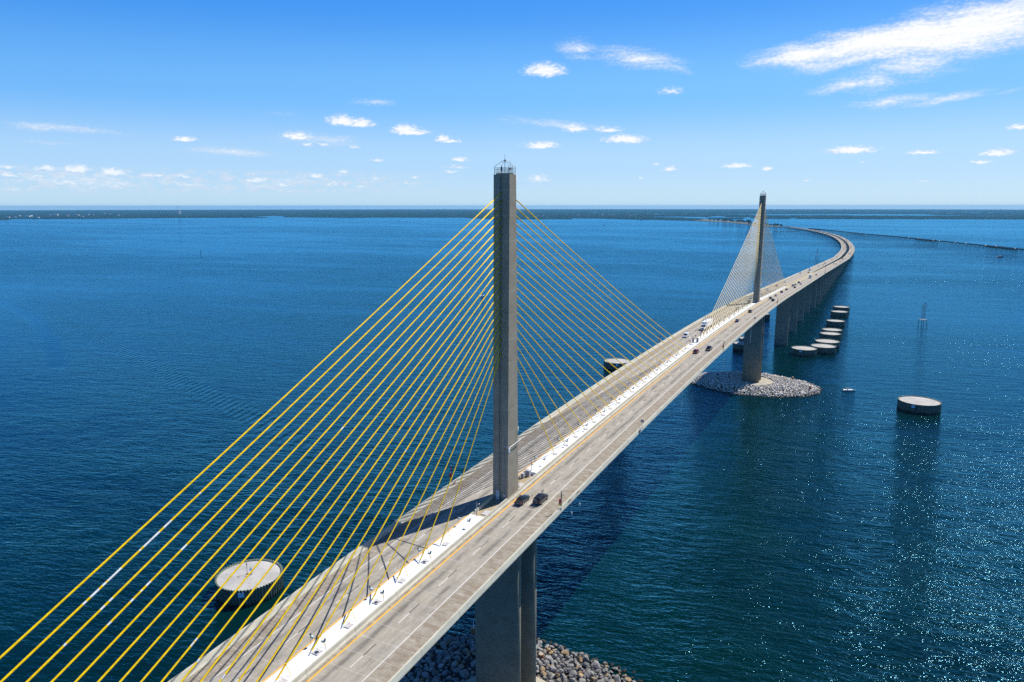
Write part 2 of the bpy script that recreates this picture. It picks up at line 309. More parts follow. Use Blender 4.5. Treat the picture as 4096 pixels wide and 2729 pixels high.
def M(k):
    L = {
    'road': lambda: mat('road_concrete', fn=f_road, rough=.9, spec=.2),
    'parapet': lambda: mat('parapet_concrete', fn=f_parapet, rough=.85, spec=.25),
    'tan': lambda: mat('tan_concrete', fn=f_conc((.36, .29, .18), (.45, .38, .25)), rough=.9, spec=.2),
    'white': lambda: mat('white_median_paint', fn=f_white, rough=.7, spec=.3),
    'ywl': lambda: mat('yellow_stripe', fn=f_stripe((.88, .42, .008), .3), rough=.7),
    'wl': lambda: mat('white_stripe', fn=f_stripe((.62, .62, .60), .6), rough=.7),
    'bl': lambda: mat('black_stripe', fn=f_stripe((.05, .055, .06), .3), rough=.7),
    'pylon': lambda: mat('pylon_concrete', fn=f_conc((.265, .23, .175), (.335, .295, .23), (5.2, 57.3, .018), .5), rough=.9, spec=.2),
    'girder': lambda: mat('girder_concrete', fn=f_conc((.30, .29, .26), (.40, .385, .35)), rough=.9, spec=.2),
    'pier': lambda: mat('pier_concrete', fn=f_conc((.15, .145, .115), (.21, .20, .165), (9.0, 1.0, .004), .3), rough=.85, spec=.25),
    'cap': lambda: mat('pile_cap_concrete', fn=f_conc((.38, .34, .27), (.48, .44, .35)), rough=.9, spec=.2),
    'yel': lambda: mat('yellow_cable_paint', (.93, .60, .001), .55, spec=.15),
    'yel2': lambda: mat('sheen_paled_cable_paint', (.88, .68, .28), .5, spec=.3),  # sheen and haze on the far stays mixed into a paler yellow
    'patch': lambda: mat('white_cable_wrap', (.78, .78, .76), .5),
    'steel': lambda: mat('grey_steel', (.26, .29, .32), .5, .4),
    'dark': lambda: mat('dark_steel', (.05, .08, .10), .5, .3),
    'plate': lambda: mat('grey_plate', (.50, .48, .49), .7),
    'cabinet': lambda: mat('light_grey_cabinet', (.50, .49, .52), .6),
    'lamp': lambda: mat('lamp_glass', (.5, .65, .68), .2),
    'red': lambda: mat('red_paint', (.42, .012, .03), .5),
    'yelp': lambda: mat('yellow_box_paint', (.75, .45, .02), .5),
    'blue': lambda: mat('pale_blue_sign', (.33, .52, .72), .5),
    'whitep': lambda: mat('white_plastic', (.82, .83, .84), .45),
    'sheet': lambda: mat('sheet_pile_steel', fn=f_sheet, rough=.6, spec=.4),
    'rim': lambda: mat('sheet_pile_rim', (.26, .31, .24), .7),
    'cap2': lambda: mat('dolphin_cap_concrete', fn=f_cap, rough=.9, spec=.2),
    'rock1': lambda: mat('grey_rock', fn=f_rock((.17, .165, .16), (.46, .45, .435), (.45, .28, .10)), rough=.85, spec=.3),
    'rock2': lambda: mat('pale_rock', fn=f_rock((.50, .465, .42), (.86, .82, .75), (.46, .36, .25)), rough=.9, spec=.2),
    'mud': lambda: mat('wet_rubble', fn=f_rock((.05, .05, .05), (.13, .12, .11), (.12, .09, .05)), rough=.9, spec=.2),
    'rust': lambda: mat('rusty_steel', (.30, .13, .06), .85),
    'leaf': lambda: mat('tree_foliage', fn=f_leaf, rough=.9, spec=.1),
    'wood': lambda: mat('mangrove_canopy', fn=f_wood, rough=1, spec=0),
    'bark': lambda: mat('bark', (.12, .09, .07), .9),
    'land': lambda: mat('coastal_ground', (.085, .09, .065), .95),
    'bld': lambda: mat('white_building_wall', (.78, .77, .74), .8),
    'roof': lambda: mat('pale_roof', (.70, .70, .70), .7),
    'roofr': lambda: mat('brown_roof', (.36, .22, .16), .7),
    'win': lambda: mat('building_window', (.05, .07, .09), .2),
    'water': lambda: mat('bay_water', fn=f_water, rough=.09),
    'glass': lambda: mat('car_glass', (.01, .014, .018), .06),
    'tyre': lambda: mat('tyre_rubber', (.02, .02, .02), .8),
    'rimm': lambda: mat('wheel_rim', (.55, .56, .58), .3, .8),
    'tail': lambda: mat('tail_light_red', (.45, .01, .015), .2),
    'head': lambda: mat('headlight_glass', (.8, .82, .85), .1),
    'timber': lambda: mat('dark_timber', (.028, .034, .036), .95),
    'skin': lambda: mat('skin', (.45, .27, .19), .6), 'shirt': lambda: mat('yellow_shirt', (.75, .45, .05), .8), 'shorts': lambda: mat('dark_shorts', (.03, .035, .05), .8)}
    return L[k]()
PAINT = {'black': (.008, .009, .011), 'dark': (.02, .026, .035), 'blue': (.02, .05, .16), 'grey': (.14, .145, .15), 'white': (.78, .79, .8),
         'red': (.22, .012, .016), 'maroon': (.09, .008, .012), 'silver': (.42, .43, .45), 'tan': (.4, .36, .3)}
def paint(c):
    def f(t, b):
        b.inputs['Base Color'].default_value = (*PAINT[c], 1); b.inputs['Coat Weight'].default_value = .8; b.inputs['Coat Roughness'].default_value = .04
        d = t.noise(OBJ(t), 2, 3, .6); t.put(b.inputs['Roughness'], t.ss(d, .3, .7, .28, .42))
    return mat('car_paint_'+c, fn=f)

# ---------------------------------------------------------------- mesh helpers
class MB:
    def __init__(s): s.v = []; s.f = []; s.mi = []
    def face(s, idx, mi=0): s.f.append(tuple(idx)); s.mi.append(mi)
    def hexa(s, b, t, mi=0):
        """b, t: four bottom and four top corners, counter-clockwise from above"""
        k = len(s.v); s.v += [tuple(p) for p in b]+[tuple(p) for p in t]
        for q in ((3, 2, 1, 0), (4, 5, 6, 7), (0, 1, 5, 4), (1, 2, 6, 5), (2, 3, 7, 6), (3, 0, 4, 7)): s.face([k+i for i in q], mi)
        return s
    def box(s, x0, x1, y0, y1, z0, z1, mi=0):
        s.hexa([(x0, y0, z0), (x1, y0, z0), (x1, y1, z0), (x0, y1, z0)], [(x0, y0, z1), (x1, y0, z1), (x1, y1, z1), (x0, y1, z1)], mi); return s
    def obox(s, c, ax, ay, az, mi=0):
        c, ax, ay, az = map(Vector, (c, ax, ay, az))
        s.hexa([c-ax-ay-az, c+ax-ay-az, c+ax+ay-az, c-ax+ay-az], [c-ax-ay+az, c+ax-ay+az, c+ax+ay+az, c-ax+ay+az], mi); return s
    def tube(s, pts, r, n=8, mi=0, cap=True):
        pts = [Vector(p) for p in pts]; rs = r if isinstance(r, (list, tuple)) else [r]*len(pts); k = len(s.v)
        for i, p in enumerate(pts):
            d = (pts[min(i+1, len(pts)-1)]-pts[max(i-1, 0)]).normalized()
            a = d.cross(Vector((0, 0, 1)))
            a = Vector((1, 0, 0)) if a.length < 1e-3 else a.normalized()
            c = d.cross(a).normalized()
            for j in range(n):
                an = 2*PI*j/n; s.v.append(tuple(p+(a*math.cos(an)+c*math.sin(an))*rs[i]))
        for i in range(len(pts)-1):
            m_ = mi[i] if isinstance(mi, list) else mi
            for j in range(n): s.face((k+i*n+j, k+i*n+(j+1) % n, k+(i+1)*n+(j+1) % n, k+(i+1)*n+j), m_)
        if cap:
            s.face([k+j for j in range(n)][::-1], mi[0] if isinstance(mi, list) else mi); e = k+(len(pts)-1)*n
            s.face([e+j for j in range(n)], mi[-1] if isinstance(mi, list) else mi)
        return s
    def rings(s, rings, mi=0, close=True, caps=True):
        """loft closed rings of equal length"""
        k = len(s.v); n_ = len(rings[0])
        for r in rings: s.v += [tuple(p) for p in r]
        for i in range(len(rings)-1):
            for j in range(n_ if close else n_-1):
                a, b_ = k+i*n_+j, k+i*n_+(j+1) % n_
                s.face((a, b_, b_+n_, a+n_), mi)
        if caps:
            s.face([k+j for j in range(n_)][::-1], mi); s.face([k+(len(rings)-1)*n_+j for j in range(n_)], mi)
        return s
    def build(s, name, mats, parent=None, smooth=False, loc=None):
        me = bpy.data.meshes.new(name); me.from_pydata(s.v, [], s.f); me.update()
        for m_ in (mats if isinstance(mats, (list, tuple)) else [mats]): me.materials.append(M(m_) if isinstance(m_, str) else m_)
        if any(s.mi): me.polygons.foreach_set('material_index', s.mi)
        if smooth: me.polygons.foreach_set('use_smooth', [True]*len(s.f))
        o = bpy.data.objects.new(name, me); sc.collection.objects.link(o)
        if parent: o.parent = parent
        if loc: o.location = loc
        return o
def fixn(o):
    import bmesh
    bm = bmesh.new(); bm.from_mesh(o.data); bmesh.ops.recalc_face_normals(bm, faces=bm.faces); bm.to_mesh(o.data); bm.free(); return o
def tag(o, label=None, cat=None, group=None, kind=None):
    if label: o['label'] = label
    if cat: o['category'] = cat
    if group: o['group'] = group
    if kind: o['kind'] = kind
    return o
def thing(name, label, cat, loc=(0, 0, 0), rz=0, group=None):
    o = bpy.data.objects.new(name, None); sc.collection.objects.link(o); o.location = loc; o.rotation_euler = (0, 0, rz)
    o.empty_display_size = .5
    return tag(o, label, cat, group)
KIDS = {}
def kids(o): return [c for c in bpy.data.objects if c.parent == o]
def copy_tree(src, tree, loc, rz=0, label=None, group=None, scale=None):
    """tree: list of (child, [grandchildren])"""
    r = src.copy(); sc.collection.objects.link(r); r.location = loc; r.rotation_euler = (0, 0, rz)
    if scale: r.scale = scale
    if label: r['label'] = label
    if group: r['group'] = group
    for ch, gs in tree:
        c = ch.copy(); sc.collection.objects.link(c); c.parent = r
        for g in gs:
            d = g.copy(); sc.collection.objects.link(d); d.parent = c
    return r
def tree_of(o): return [(c, kids(c)) for c in kids(o)]
ORD = ['first', 'second', 'third', 'fourth', 'fifth', 'sixth', 'seventh', 'eighth', 'ninth', 'tenth', 'eleventh', 'twelfth', 'thirteenth', 'fourteenth']
rnd = random.Random(7)

# ---------------------------------------------------------------- bridge alignment
SP = 365.76; ZM = 61.01; KC = 2.66/(SP/2)**2; YG = .04/(2*KC)
def zd(y):                      # top of the median (foot of the stays)
    d = abs(y-SP/2)
    z = ZM-KC*d*d if d < YG else ZM-KC*YG*YG-.04*(d-YG)
    if y > 1400:                # sag curve into the low trestle
        t = (y-1400)/480.0
        if t > 0: z = max(z, 7.0+8.6*max(0, 1-t)**2) if t < 1 else 7.0
    return max(z, 7.0)
def zr(y): return zd(y)-1.0    # road surface
CXP = [(-9999, 0), (1900, 0), (1990, -1.2), (2090, -5.2), (2258, -13.7), (2438, -26.6), (2646, -45.8), (2871, -72.4), (3072, -103), (3256, -138), (3487, -186), (3793, -266), (4118, -366), (4290, -436), (4600, -570)]
def cx(y):
    for (a, xa), (b, xb) in zip(CXP, CXP[1:]):
        if y <= b: return xa+(xb-xa)*(y-a)/(b-a)
    return xb
def cxs(y): return sum(cx(y+d) for d in (-90, -45, 0, 45, 90))/5 if y > 1700 else 0.0
def gap(y): return 0 if y < 826 else 1.3+1.3*min(1, (y-826)/700.0)       # half gap between the carriageways
def off(y): return 0 if y < 826 else max(0, (gap(y)-1.3)) + 1.2*min(1, (y-826)/900.0)
def P(x, y, z=0.0):             # lateral offset x on the alignment
    e = 4.0; s = (cxs(y+e)-cxs(y-e))/(2*e) if y > 1700 else 0
    return (cxs(y)+x/math.sqrt(1+s*s), y-x*s/math.sqrt(1+s*s), zr(y)+z)
ys_main = [-420+i*7.0 for i in range(int((530+420)/7)+1)]+[530.3]
def stations(a, b, st):
    r = []; y = a
    while y < b-1e-6: r.append(y); y += st
    return r+[b]
def sweep(mb, prof, ys, mi=0, closed=True, xo=0.0, zo=0.0, caps=True):
    rg = []
    for y in ys:
        o_ = xo(y) if callable(xo) else xo
        rg.append([P(x+o_, y, z+zo) for x, z in prof])
    mb.rings(rg, mi, closed, caps and closed); return mb

# ---------------------------------------------------------------- WATER
mb = MB(); k = 160
mb.v = [(CAM.x, CAM.y, 0)]
for rr in (400, 2500, 27000):
    for j in range(k):
        a = 2*PI*j/k; mb.v.append((CAM.x+rr*math.cos(a), CAM.y+rr*math.sin(a), 0))
for j in range(k): mb.face((0, 1+j, 1+(j+1) % k))
for q in (0, 1):
    for j in range(k): mb.face((1+q*k+j, 1+(q+1)*k+j, 1+(q+1)*k+(j+1) % k, 1+q*k+(j+1) % k))
tag(mb.build('water', 'water'), 'deep blue bay water with wind ripples and sun glints', kind='structure')

# ---------------------------------------------------------------- THE BRIDGE
bridge = thing('cable_stayed_bridge', 'long concrete bridge with two single pylons and fans of yellow stay cables', 'bridge')
S_MAIN = stations(-420, 826, 7.0)
# deck slab with sloping box girder below
deck_prof = [(-14.45, 0), (14.45, 0), (14.45, -.18), (5.2, -1.3), (3.9, -4.25), (-3.9, -4.25), (-5.2, -1.3), (-14.45, -.18)]
mb = MB(); rg = [[P(x, y, z) for x, z in deck_prof] for y in S_MAIN]
kk = len(S_MAIN)
for r_ in rg: mb.v += r_
for i in range(kk-1):
    for j in range(8):
        a, b_ = i*8+j, i*8+(j+1) % 8; mb.face((b_, a, a+8, b_+8), 0 if j == 0 else 1)
mb.face(range(8), 1); mb.face([(kk-1)*8+j for j in range(8)][::-1], 1)
fixn(mb.build('deck', ['road', 'girder'], bridge))
# outer parapets: sloped inner face
for s in (1, -1):
    mb = MB(); sweep(mb, [(s*13.35, .004), (s*13.62, .30), (s*13.92, .86), (s*14.27, .86), (s*14.47, .0), (s*14.47, -.22), (s*14.3, -.22), (s*14.3, .002)], S_MAIN)
    fixn(mb.build('parapet', 'parapet', bridge))
# median: barriers with raised slab, left open round each pylon
REC = 13.0
def med_ranges():
    return [(-420, -REC), (REC, SP-REC), (SP+REC, 826)]
for s in (1, -1):
    mb = MB(); sweep(mb, [(s*1.60, .004), (s*1.60, .93), (s*1.84, .93), (s*1.92, .35), (s*2.16, .10), (s*2.18, .004)], S_MAIN)
    fixn(mb.build('median_barrier', 'parapet', bridge))
for a, b_ in med_ranges():
    pts = [y for y in S_MAIN if a < y < b_]
    for (c, d, mt) in (((a, b_, 'white'),) if b_ < 826 else ((a, 532, 'white'), (532, 826, 'tan'))):
        ys = [c]+[y for y in pts if c < y < d]+[d]
        mb = MB(); sweep(mb, [(-1.597, .01), (1.597, .01), (1.597, .955), (-1.597, .955)], ys)
        fixn(mb.build('median_slab', mt, bridge))
for yc in (0, SP):
    mb = MB(); sweep(mb, [(-1.597, .005), (1.597, .005), (1.597, .12), (-1.597, .12)], [yc-REC+.01, yc, yc+REC-.01])
    fixn(mb.build('median_floor', 'tan', bridge))
# lane markings
def strip(mb, x, w, y0, y1, mi, dz=.006, st=7.0):
    ys = stations(y0, y1, st); xf = x if callable(x) else (lambda y: x)
    rg = []
    for y in ys:
        c = xf(y); rg.append([P(c-w/2, y, dz), P(c+w/2, y, dz)])
    mb.rings(rg, mi, close=False, caps=False)
def markings(parent, y0, y1, ofs, st, dashed=True):
    mb = MB()
    for s in (1, -1):
        strip(mb, lambda y: s*(2.9+ofs(y)), .26, y0, y1, 0, st=st)
        strip(mb, lambda y: s*(9.95+ofs(y)), .17, y0, y1, 1, st=st)
        if dashed:
            y = -2.0+11.95*math.floor((y0+2)/11.95)+11.95
            while y+6 < y1:
                strip(mb, lambda q: s*(6.45+ofs(q)), .17, y, y+3.05, 1); strip(mb, lambda q: s*(6.45+ofs(q)), .17, y+3.05, y+6.1, 2)
                y += 11.95
    for f in mb.f[:]: pass
    o = mb.build('lane_markings', ['ywl', 'wl', 'bl'], parent); return o
markings(bridge, -420, 826, lambda y: 0.0, 7.0)
# pylons
ZT = 128.1; WX = 1.86
def half_y(z): return 1.6+(2.73-1.6)*(ZT-z)/(ZT-57.35)
def make_pylon(yc):
    base = zr(yc)+.1 if yc == 0 else zr(yc)+.1
    mb = MB(); rg = []
    for z in (base-.05, 70, 85, 100, 115, ZT):
        h = half_y(z); g = .35; dpt = .28; c = .12
        ring = [(-WX+c, -h), (-g, -h), (-g, -h+dpt), (g, -h+dpt), (g, -h), (WX-c, -h), (WX, -h+c), (WX, h-c), (WX-c, h), (g, h), (g, h-dpt), (-g, h-dpt), (-g, h), (-WX+c, h), (-WX, h-c), (-WX, -h+c)]
        rg.append([(x, yc+y, z) for x, y in ring])
    mb.rings(rg); py = fixn(mb.build('pylon', 'pylon', bridge))
    h = half_y(58)
    MB().box(-.95, -.15, yc-h-.06, yc-h+.02, base+.02, base+2.15).build('access_door', 'cabinet', py)
    MB().box(.95, 1.35, yc-h-.28, yc-h+.02, base+1.1, base+1.65).build('control_box', 'cabinet', py)
    MB().tube([(1.15, yc-half_y(58.9)-.05, base+1.6), (1.15, yc-half_y(72)-.05, 72)], .03, 5).build('conduit', 'steel', py)
    # instrument boom across the east face, with stand-off brackets
    bm_ = MB(); zb = 70.0; hh = half_y(zb)
    bm_.tube([(WX+.55, yc-hh-.3, zb), (WX+.55, yc+hh+.3, zb+.35)], .07, 6)
    bm_.tube([(WX, yc-hh+.4, zb), (WX+.55, yc-hh+.1, zb)], .04, 5); bm_.tube([(WX, yc+hh-.4, zb+.3), (WX+.55, yc+hh-.1, zb+.3)], .04, 5)
    bm_.tube([(0.9, yc-hh-.05, zb+.1), (WX+.55, yc-hh-.3, zb)], .05, 5)
    bm_.box(WX+.4, WX+.7, yc-hh-.6, yc-hh-.25, zb-1.0, zb-.1)
    bm_.build('instrument_boom', 'whitep', py)
    bm_ = MB(); bm_.tube([(.3, yc+hh, zb+3.4), (.3, yc+hh+2.9, zb+3.2)], .05, 5); bm_.tube([(.3, yc+hh, zb+4.6), (.3, yc+hh+2.9, zb+3.2)], .02, 4)
    bm_.tube([(.3, yc+hh+2.9, zb+3.2), (.3, yc+hh+2.9, zb+2.2)], .04, 5); bm_.box(.15, .45, yc+hh+2.75, yc+hh+3.05, zb+1.3, zb+2.2)
    bm_.build('beacon_arm', 'whitep', py)
    # roof railing and lightning mast
    rl = MB(); h = half_y(ZT)-.15; w = WX-.2; cs = [(-w, -h), (w, -h), (w, h), (-w, h)]
    for i in range(4):
        a, b_ = cs[i], cs[(i+1) % 4]
        rl.tube([(a[0], yc+a[1], ZT), (a[0], yc+a[1], ZT+1.6)], .05, 5)
        m_ = ((a[0]+b_[0])/2, (a[1]+b_[1])/2); rl.tube([(m_[0], yc+m_[1], ZT), (m_[0], yc+m_[1], ZT+1.33)], .03, 4)
        for zz in (.38, .7, 1.0, 1.33): rl.tube([(a[0], yc+a[1], ZT+zz), (b_[0], yc+b_[1], ZT+zz)], .035, 4)
    rl.build('roof_railing', 'dark', py)
    ms = MB()
    for a in cs: ms.tube([(a[0], yc+a[1], ZT+1.6), (0, yc, ZT+3.05)], .04, 4)
    ms.tube([(0, yc, ZT), (0, yc, ZT+3.05)], .06, 6); ms.tube([(0, yc, ZT+3.05), (0, yc, ZT+4.05)], .03, 5); ms.tube([(0, yc, ZT+2.2), (0, yc, ZT+2.85)], [.05, .14], 8)
    ms.build('lightning_mast', 'dark', py)
    for (x_, y_, h_, b0, b1) in ((1.0, .4, 2.65, .9, 1.3), (1.25, .8, 2.0, 1.2, 1.45), (-.6, -.3, 1.9, .8, 1.6)):
        an = MB(); an.tube([(x_, yc+y_, ZT+.2), (x_, yc+y_, ZT+h_)], .045, 5); an.build('roof_antenna', 'dark', py)
        MB().box(x_-.16, x_+.1, yc+y_-.15, yc+y_+.15, ZT+b0, ZT+b1).build('antenna_unit', 'dark', py)
    rf = MB(); rf.box(-w+.2, w-.2, yc-h+.2, yc+h-.2, ZT, ZT+.25); rf.build('roof_slab', 'tan', py)
    return py
make_pylon(0.0); make_pylon(SP)
# stay cables
PATCH = {(0, -1, 19): [(.5062, .5125), (.5162, .5288), (.5312, .5325), (.5463, .5563), (.5575, .56), (.5625, .5687), (.5713, .5737), (.48, .4813)], (0, -1, 18): [(.58, .5825), (.586, .589), (.6138, .6155)],
         (0, -1, 17): [(.5438, .5487), (.5775, .5813), (.5925, .595), (.6112, .6138), (.585, .586)], (0, -1, 12): [(.715, .718), (.7195, .7238)], (0, -1, 11): [(.7638, .7675)], (0, -1, 9): [(.8463, .8525)], (0, -1, 14): [(.41, .414)], (0, -1, 7): [(.47, .474)]}
for ti, yc in enumerate((0.0, SP)):
    for side in (-1, 1):
        for i in range(21):
            zt = 124.5-1.69*(20-i); hy = half_y(zt)-.25
            ya = yc+side*(27.33+7.175*i)
            T = Vector((0, yc+side*hy, zt)); B = Vector((0, ya, zd(ya)-.04))
            L = (T-B).length; sag = 1.12*(L/185)**1.2
            marks = sorted(PATCH.get((ti, side, i), []))
            fe = 1-.75/L
            ts = sorted(set([j/14 for j in range(14)]+[q for m_ in marks for q in m_]+[fe, 1.0]))
            pts = [T+(B-T)*t-Vector((0, 0, 4*sag*t*(1-t))) for t in ts]
            mi = []
            for a, b_ in zip(ts, ts[1:]):
                c = (a+b_)/2; mi.append(1 if c > fe or any(p_ < c < q_ for p_, q_ in marks) else 0)
            mb = MB(); mb.tube(pts, .12 if i > 4 else .105, 8, mi)
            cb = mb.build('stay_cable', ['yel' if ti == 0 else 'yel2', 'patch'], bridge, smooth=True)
            # A-frame damper brace
            t2 = 1-2.62/abs(ya-T.y); q = T+(B-T)*t2-Vector((0, 0, 4*sag*t2*(1-t2)))
            br = MB()
            for s in (1, -1):
                br.tube([q, (s*.88, q.y, zd(q.y)-.04)], .045, 5)
            br.tube([q+Vector((0, 0, -.16)), q+Vector((0, 0, .14))], .13, 6)
            br.build('cable_brace', 'yel', cb)
            # access hatch on the tower side of each anchorage
            hx = .62 if side < 0 else .75
            hy0 = ya-side*1.1
            hb = MB(); hb.obox((hx, hy0, zd(hy0)), (.55, 0, 0), (0, .62, 0), (0, 0, .07)); hb.build('anchor_hatch', 'plate', bridge)
# main piers: two slender wall shafts under each pylon
def shaft_ring(a, b_, y, z, n_=28, p=3.0):
    r_ = []
    for j in range(n_):
        t = 2*PI*j/n_; c, s = math.cos(t), math.sin(t)
        r_.append((a*math.copysign(abs(c)**(2/p), c), y+b_*math.copysign(abs(s)**(2/p), s), z))
    return r_
for yc in (0.0, SP):
    for s in (-1, 1):
        mb = MB(); ztop = zr(yc)-4.2
        mb.rings([shaft_ring(5.75, 1.45, yc+s*4.1, z) for z in (2.5, ztop)])
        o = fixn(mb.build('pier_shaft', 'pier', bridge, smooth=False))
        for f in o.data.polygons:
            if abs(f.normal.z) < .5: f.use_smooth = True
    mb = MB(); mb.rings([[(14.2*math.cos(2*PI*j/48), yc+13.6*math.sin(2*PI*j/48), z) for j in range(48)] for z in (.5, 3.6)])
    fixn(mb.build('pile_cap', 'cap', bridge))
for y in (530.4, 603.6, 676.8, 750.0, -164.6, -238, -311):
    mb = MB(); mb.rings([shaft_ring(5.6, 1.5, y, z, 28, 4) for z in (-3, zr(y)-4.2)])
    fixn(mb.build('pier_wall', 'pier', bridge))

# ---------------------------------------------------------------- NORTH APPROACH VIADUCT
via = thing('approach_viaduct', 'twin concrete approach roadways curving away on rows of columns beyond the far pylon', 'viaduct', (0, 826, 0))
def loc_(o): o.location = (0, -826, 0); return o
S_A = stations(826.02, 1900, 14.0)[:-1]+stations(1900, 4300, 16.0)
for s in (1, -1):
    mb = MB(); kk = len(S_A)
    for y in S_A:
        g = off(y)
        for x, z in [(1.25+g, 0), (14.45+g, 0), (14.45+g, -.2), (10+g, -.9), (9.6+g, -2.0 if y < 1650 else -1.3), (5.6+g, -2.0 if y < 1650 else -1.3), (5.2+g, -.9), (1.25+g, -.2)]:
            mb.v.append(P(s*x, y, z))
    for i in range(kk-1):
        for j in range(8):
            a, b_ = i*8+j, i*8+(j+1) % 8; mb.face((b_, a, a+8, b_+8), 0 if j == 0 else 1)
    mb.face(range(8), 1); mb.face([(kk-1)*8+j for j in range(8)][::-1], 1)
    loc_(fixn(mb.build('roadway_deck', ['road', 'girder'], via)))
    for a, b_, c, d in ((13.45, 13.9, 14.25, 14.47), (2.0, 1.8, 1.4, 1.23)):
        mb = MB(); rg = []
        for y in S_A:
            g = off(y); rg.append([P(s*(a+g), y, .004), P(s*(b_+g), y, .86), P(s*(c+g), y, .86), P(s*(d+g), y, -.24)])
        mb.rings(rg); loc_(fixn(mb.build('parapet', 'parapet', via)))
loc_(markings(via, 826.5, 4290, lambda y: off(y)+.1, 16.0, dashed=False))
cols = []; y = 791.1
pier_y = []
while y < 1640: pier_y.append(y); y += 41.15
for y in pier_y:
    for s in (-1, 1):
        xo = s*(5.6 if y < 826 else 7.6+off(y))
        if y < 826: cols.append((bridge, y, xo, 3.2))
        else: cols.append((via, y, xo, 3.1))
for par, y, xo, hw in cols:
    mb = MB(); p0 = P(xo, y, 0); mb.rings([[(p0[0]+a-0, v_[1], v_[2]) for a, v_ in ((v[0], v) for v in shaft_ring(hw, 1.1, y, z, 16, 4))] for z in (-3, zr(y)-1.9)])
    o = fixn(mb.build('column', 'pier', par))
    if par is via: loc_(o)
y = 1645.0; nb = 0
while y < 4280:
    p0 = P(0, y, 0); mb = MB(); g = off(y)
    for xx in (-12.2, -7.6, -3.6, 3.6, 7.6, 12.2):
        q = P(xx+math.copysign(g, xx), y, 0); mb.tube([(q[0], q[1], -3), (q[0], q[1], q[2]-1.8)], .55, 8)
    a, b_ = P(-13.6-g, y, -1.6), P(13.6+g, y, -1.6)
    mb.tube([a, b_], .62, 4)
    loc_(mb.build('trestle_bent', 'pier', via)); y += 33.0; nb += 1

# ---------------------------------------------------------------- DOLPHINS
def dolphin(x, y, dia, label, h=5.4, sign_az=None):
    R_ = dia/2; N = max(40, int(dia*3.2)); t = thing('concrete_dolphin', label, 'dolphin', (x, y, 0), 0, 'round sheet-pile dolphins guarding the piers')
    mb = MB(); ring = []
    for j in range(N*4):
        a = 2*PI*j/(N*4); r_ = R_ if (j//2) % 2 == 0 else R_-.42
        ring.append((r_, a))
    mb.rings([[(r_*math.cos(a), r_*math.sin(a), z) for r_, a in ring] for z in (-3, h)], caps=False)
    o = fixn(mb.build('sheet_pile_wall', 'sheet', t))
    mb = MB(); Rc = R_-.62
    n2 = 64; mb.v.append((0, 0, h-.05)); 
    for (r_, z) in ((Rc*.5, h-.12), (Rc, h-.45)):
        for j in range(n2): mb.v.append((r_*math.cos(2*PI*j/n2), r_*math.sin(2*PI*j/n2), z))
    for j in range(n2): mb.face((0, 1+j, 1+(j+1) % n2)); mb.face((1+j, 1+n2+j, 1+n2+(j+1) % n2, 1+(j+1) % n2))
    mb.build('cap', 'cap2', t)
    mb = MB(); mb.rings([[((r_+dr)*math.cos(a), (r_+dr)*math.sin(a), h+dz) for r_, a in ring] for dr, dz in ((.03, -.12), (.03, .05), (-.16, .05), (-.16, -.12), (.03, -.12))], caps=False)
    fixn(mb.build('corrugated_rim', 'rim', t))
    mb = MB(); mb.rings([[(r_*math.cos(2*PI*j/n2), r_*math.sin(2*PI*j/n2), z) for j in range(n2)] for r_, z in ((R_-.45, h-.55), (R_-.42, h-.1), (R_-.56, h-.1), (R_-.6, h-.55))], caps=False)
    fixn(mb.build('rim_ring', 'rim', t))
    if sign_az is not None:
        a = math.radians(sign_az); c = Vector((R_+.06)*Vector((math.cos(a), math.sin(a), 0))); c.z = h-1.35
        MB().obox(c, (.05*math.cos(a), .05*math.sin(a), 0), (-.95*math.sin(a), .95*math.cos(a), 0), (0, 0, .75)).build('sign_panel', 'blue', t)
    return t
dolphin(-101.1, 15.3, 20.6, 'large round dolphin seen through the near cables, with a thin mast at its centre', sign_az=-57)
dolphin(-100.3, 376.8, 20.6, 'round dolphin alone left of the deck midspan, blue sign on its dark wall', sign_az=-72)
dolphin(100.4, 351.0, 23.4, 'large round dolphin alone in open water at the right, beyond the small white boat', sign_az=-108)
R8 = [(22.3, 494.5, 20.0), (36, 512.5, 20.0), (37.4, 537.5, 20.2), (37.5, 580, 18.2), (37.6, 604, 18.2), (37.6, 664, 17.8), (37.7, 737, 18.1), (37.7, 780, 18)]
LB = ['nearest dolphin of the right-hand row, square pale sign on its wall', 'second dolphin in the right-hand row beyond the far pylon', 'third dolphin in the right-hand row beyond the far pylon', 'fourth dolphin in the right-hand row beyond the far pylon', 'fifth dolphin in the right-hand row, half behind the fourth', 'sixth dolphin in the right-hand row, standing apart', 'seventh dolphin in the right-hand row, overlapping the last', 'farthest dolphin of the right-hand row']
for (x, y, d), l in zip(R8, LB): dolphin(x, y, d, l, sign_az=-100 if y < 500 else None)
dolphin(-25.2, 495, 20, 'nearest dolphin showing left of the far main pier under the deck, with a sign', sign_az=-80)
dolphin(-24.6, 521, 20, 'dolphin just behind the signed one left of the far main pier')
dolphin(-38.0, 681, 18, 'far dolphin showing in the gap right of the far main pier')
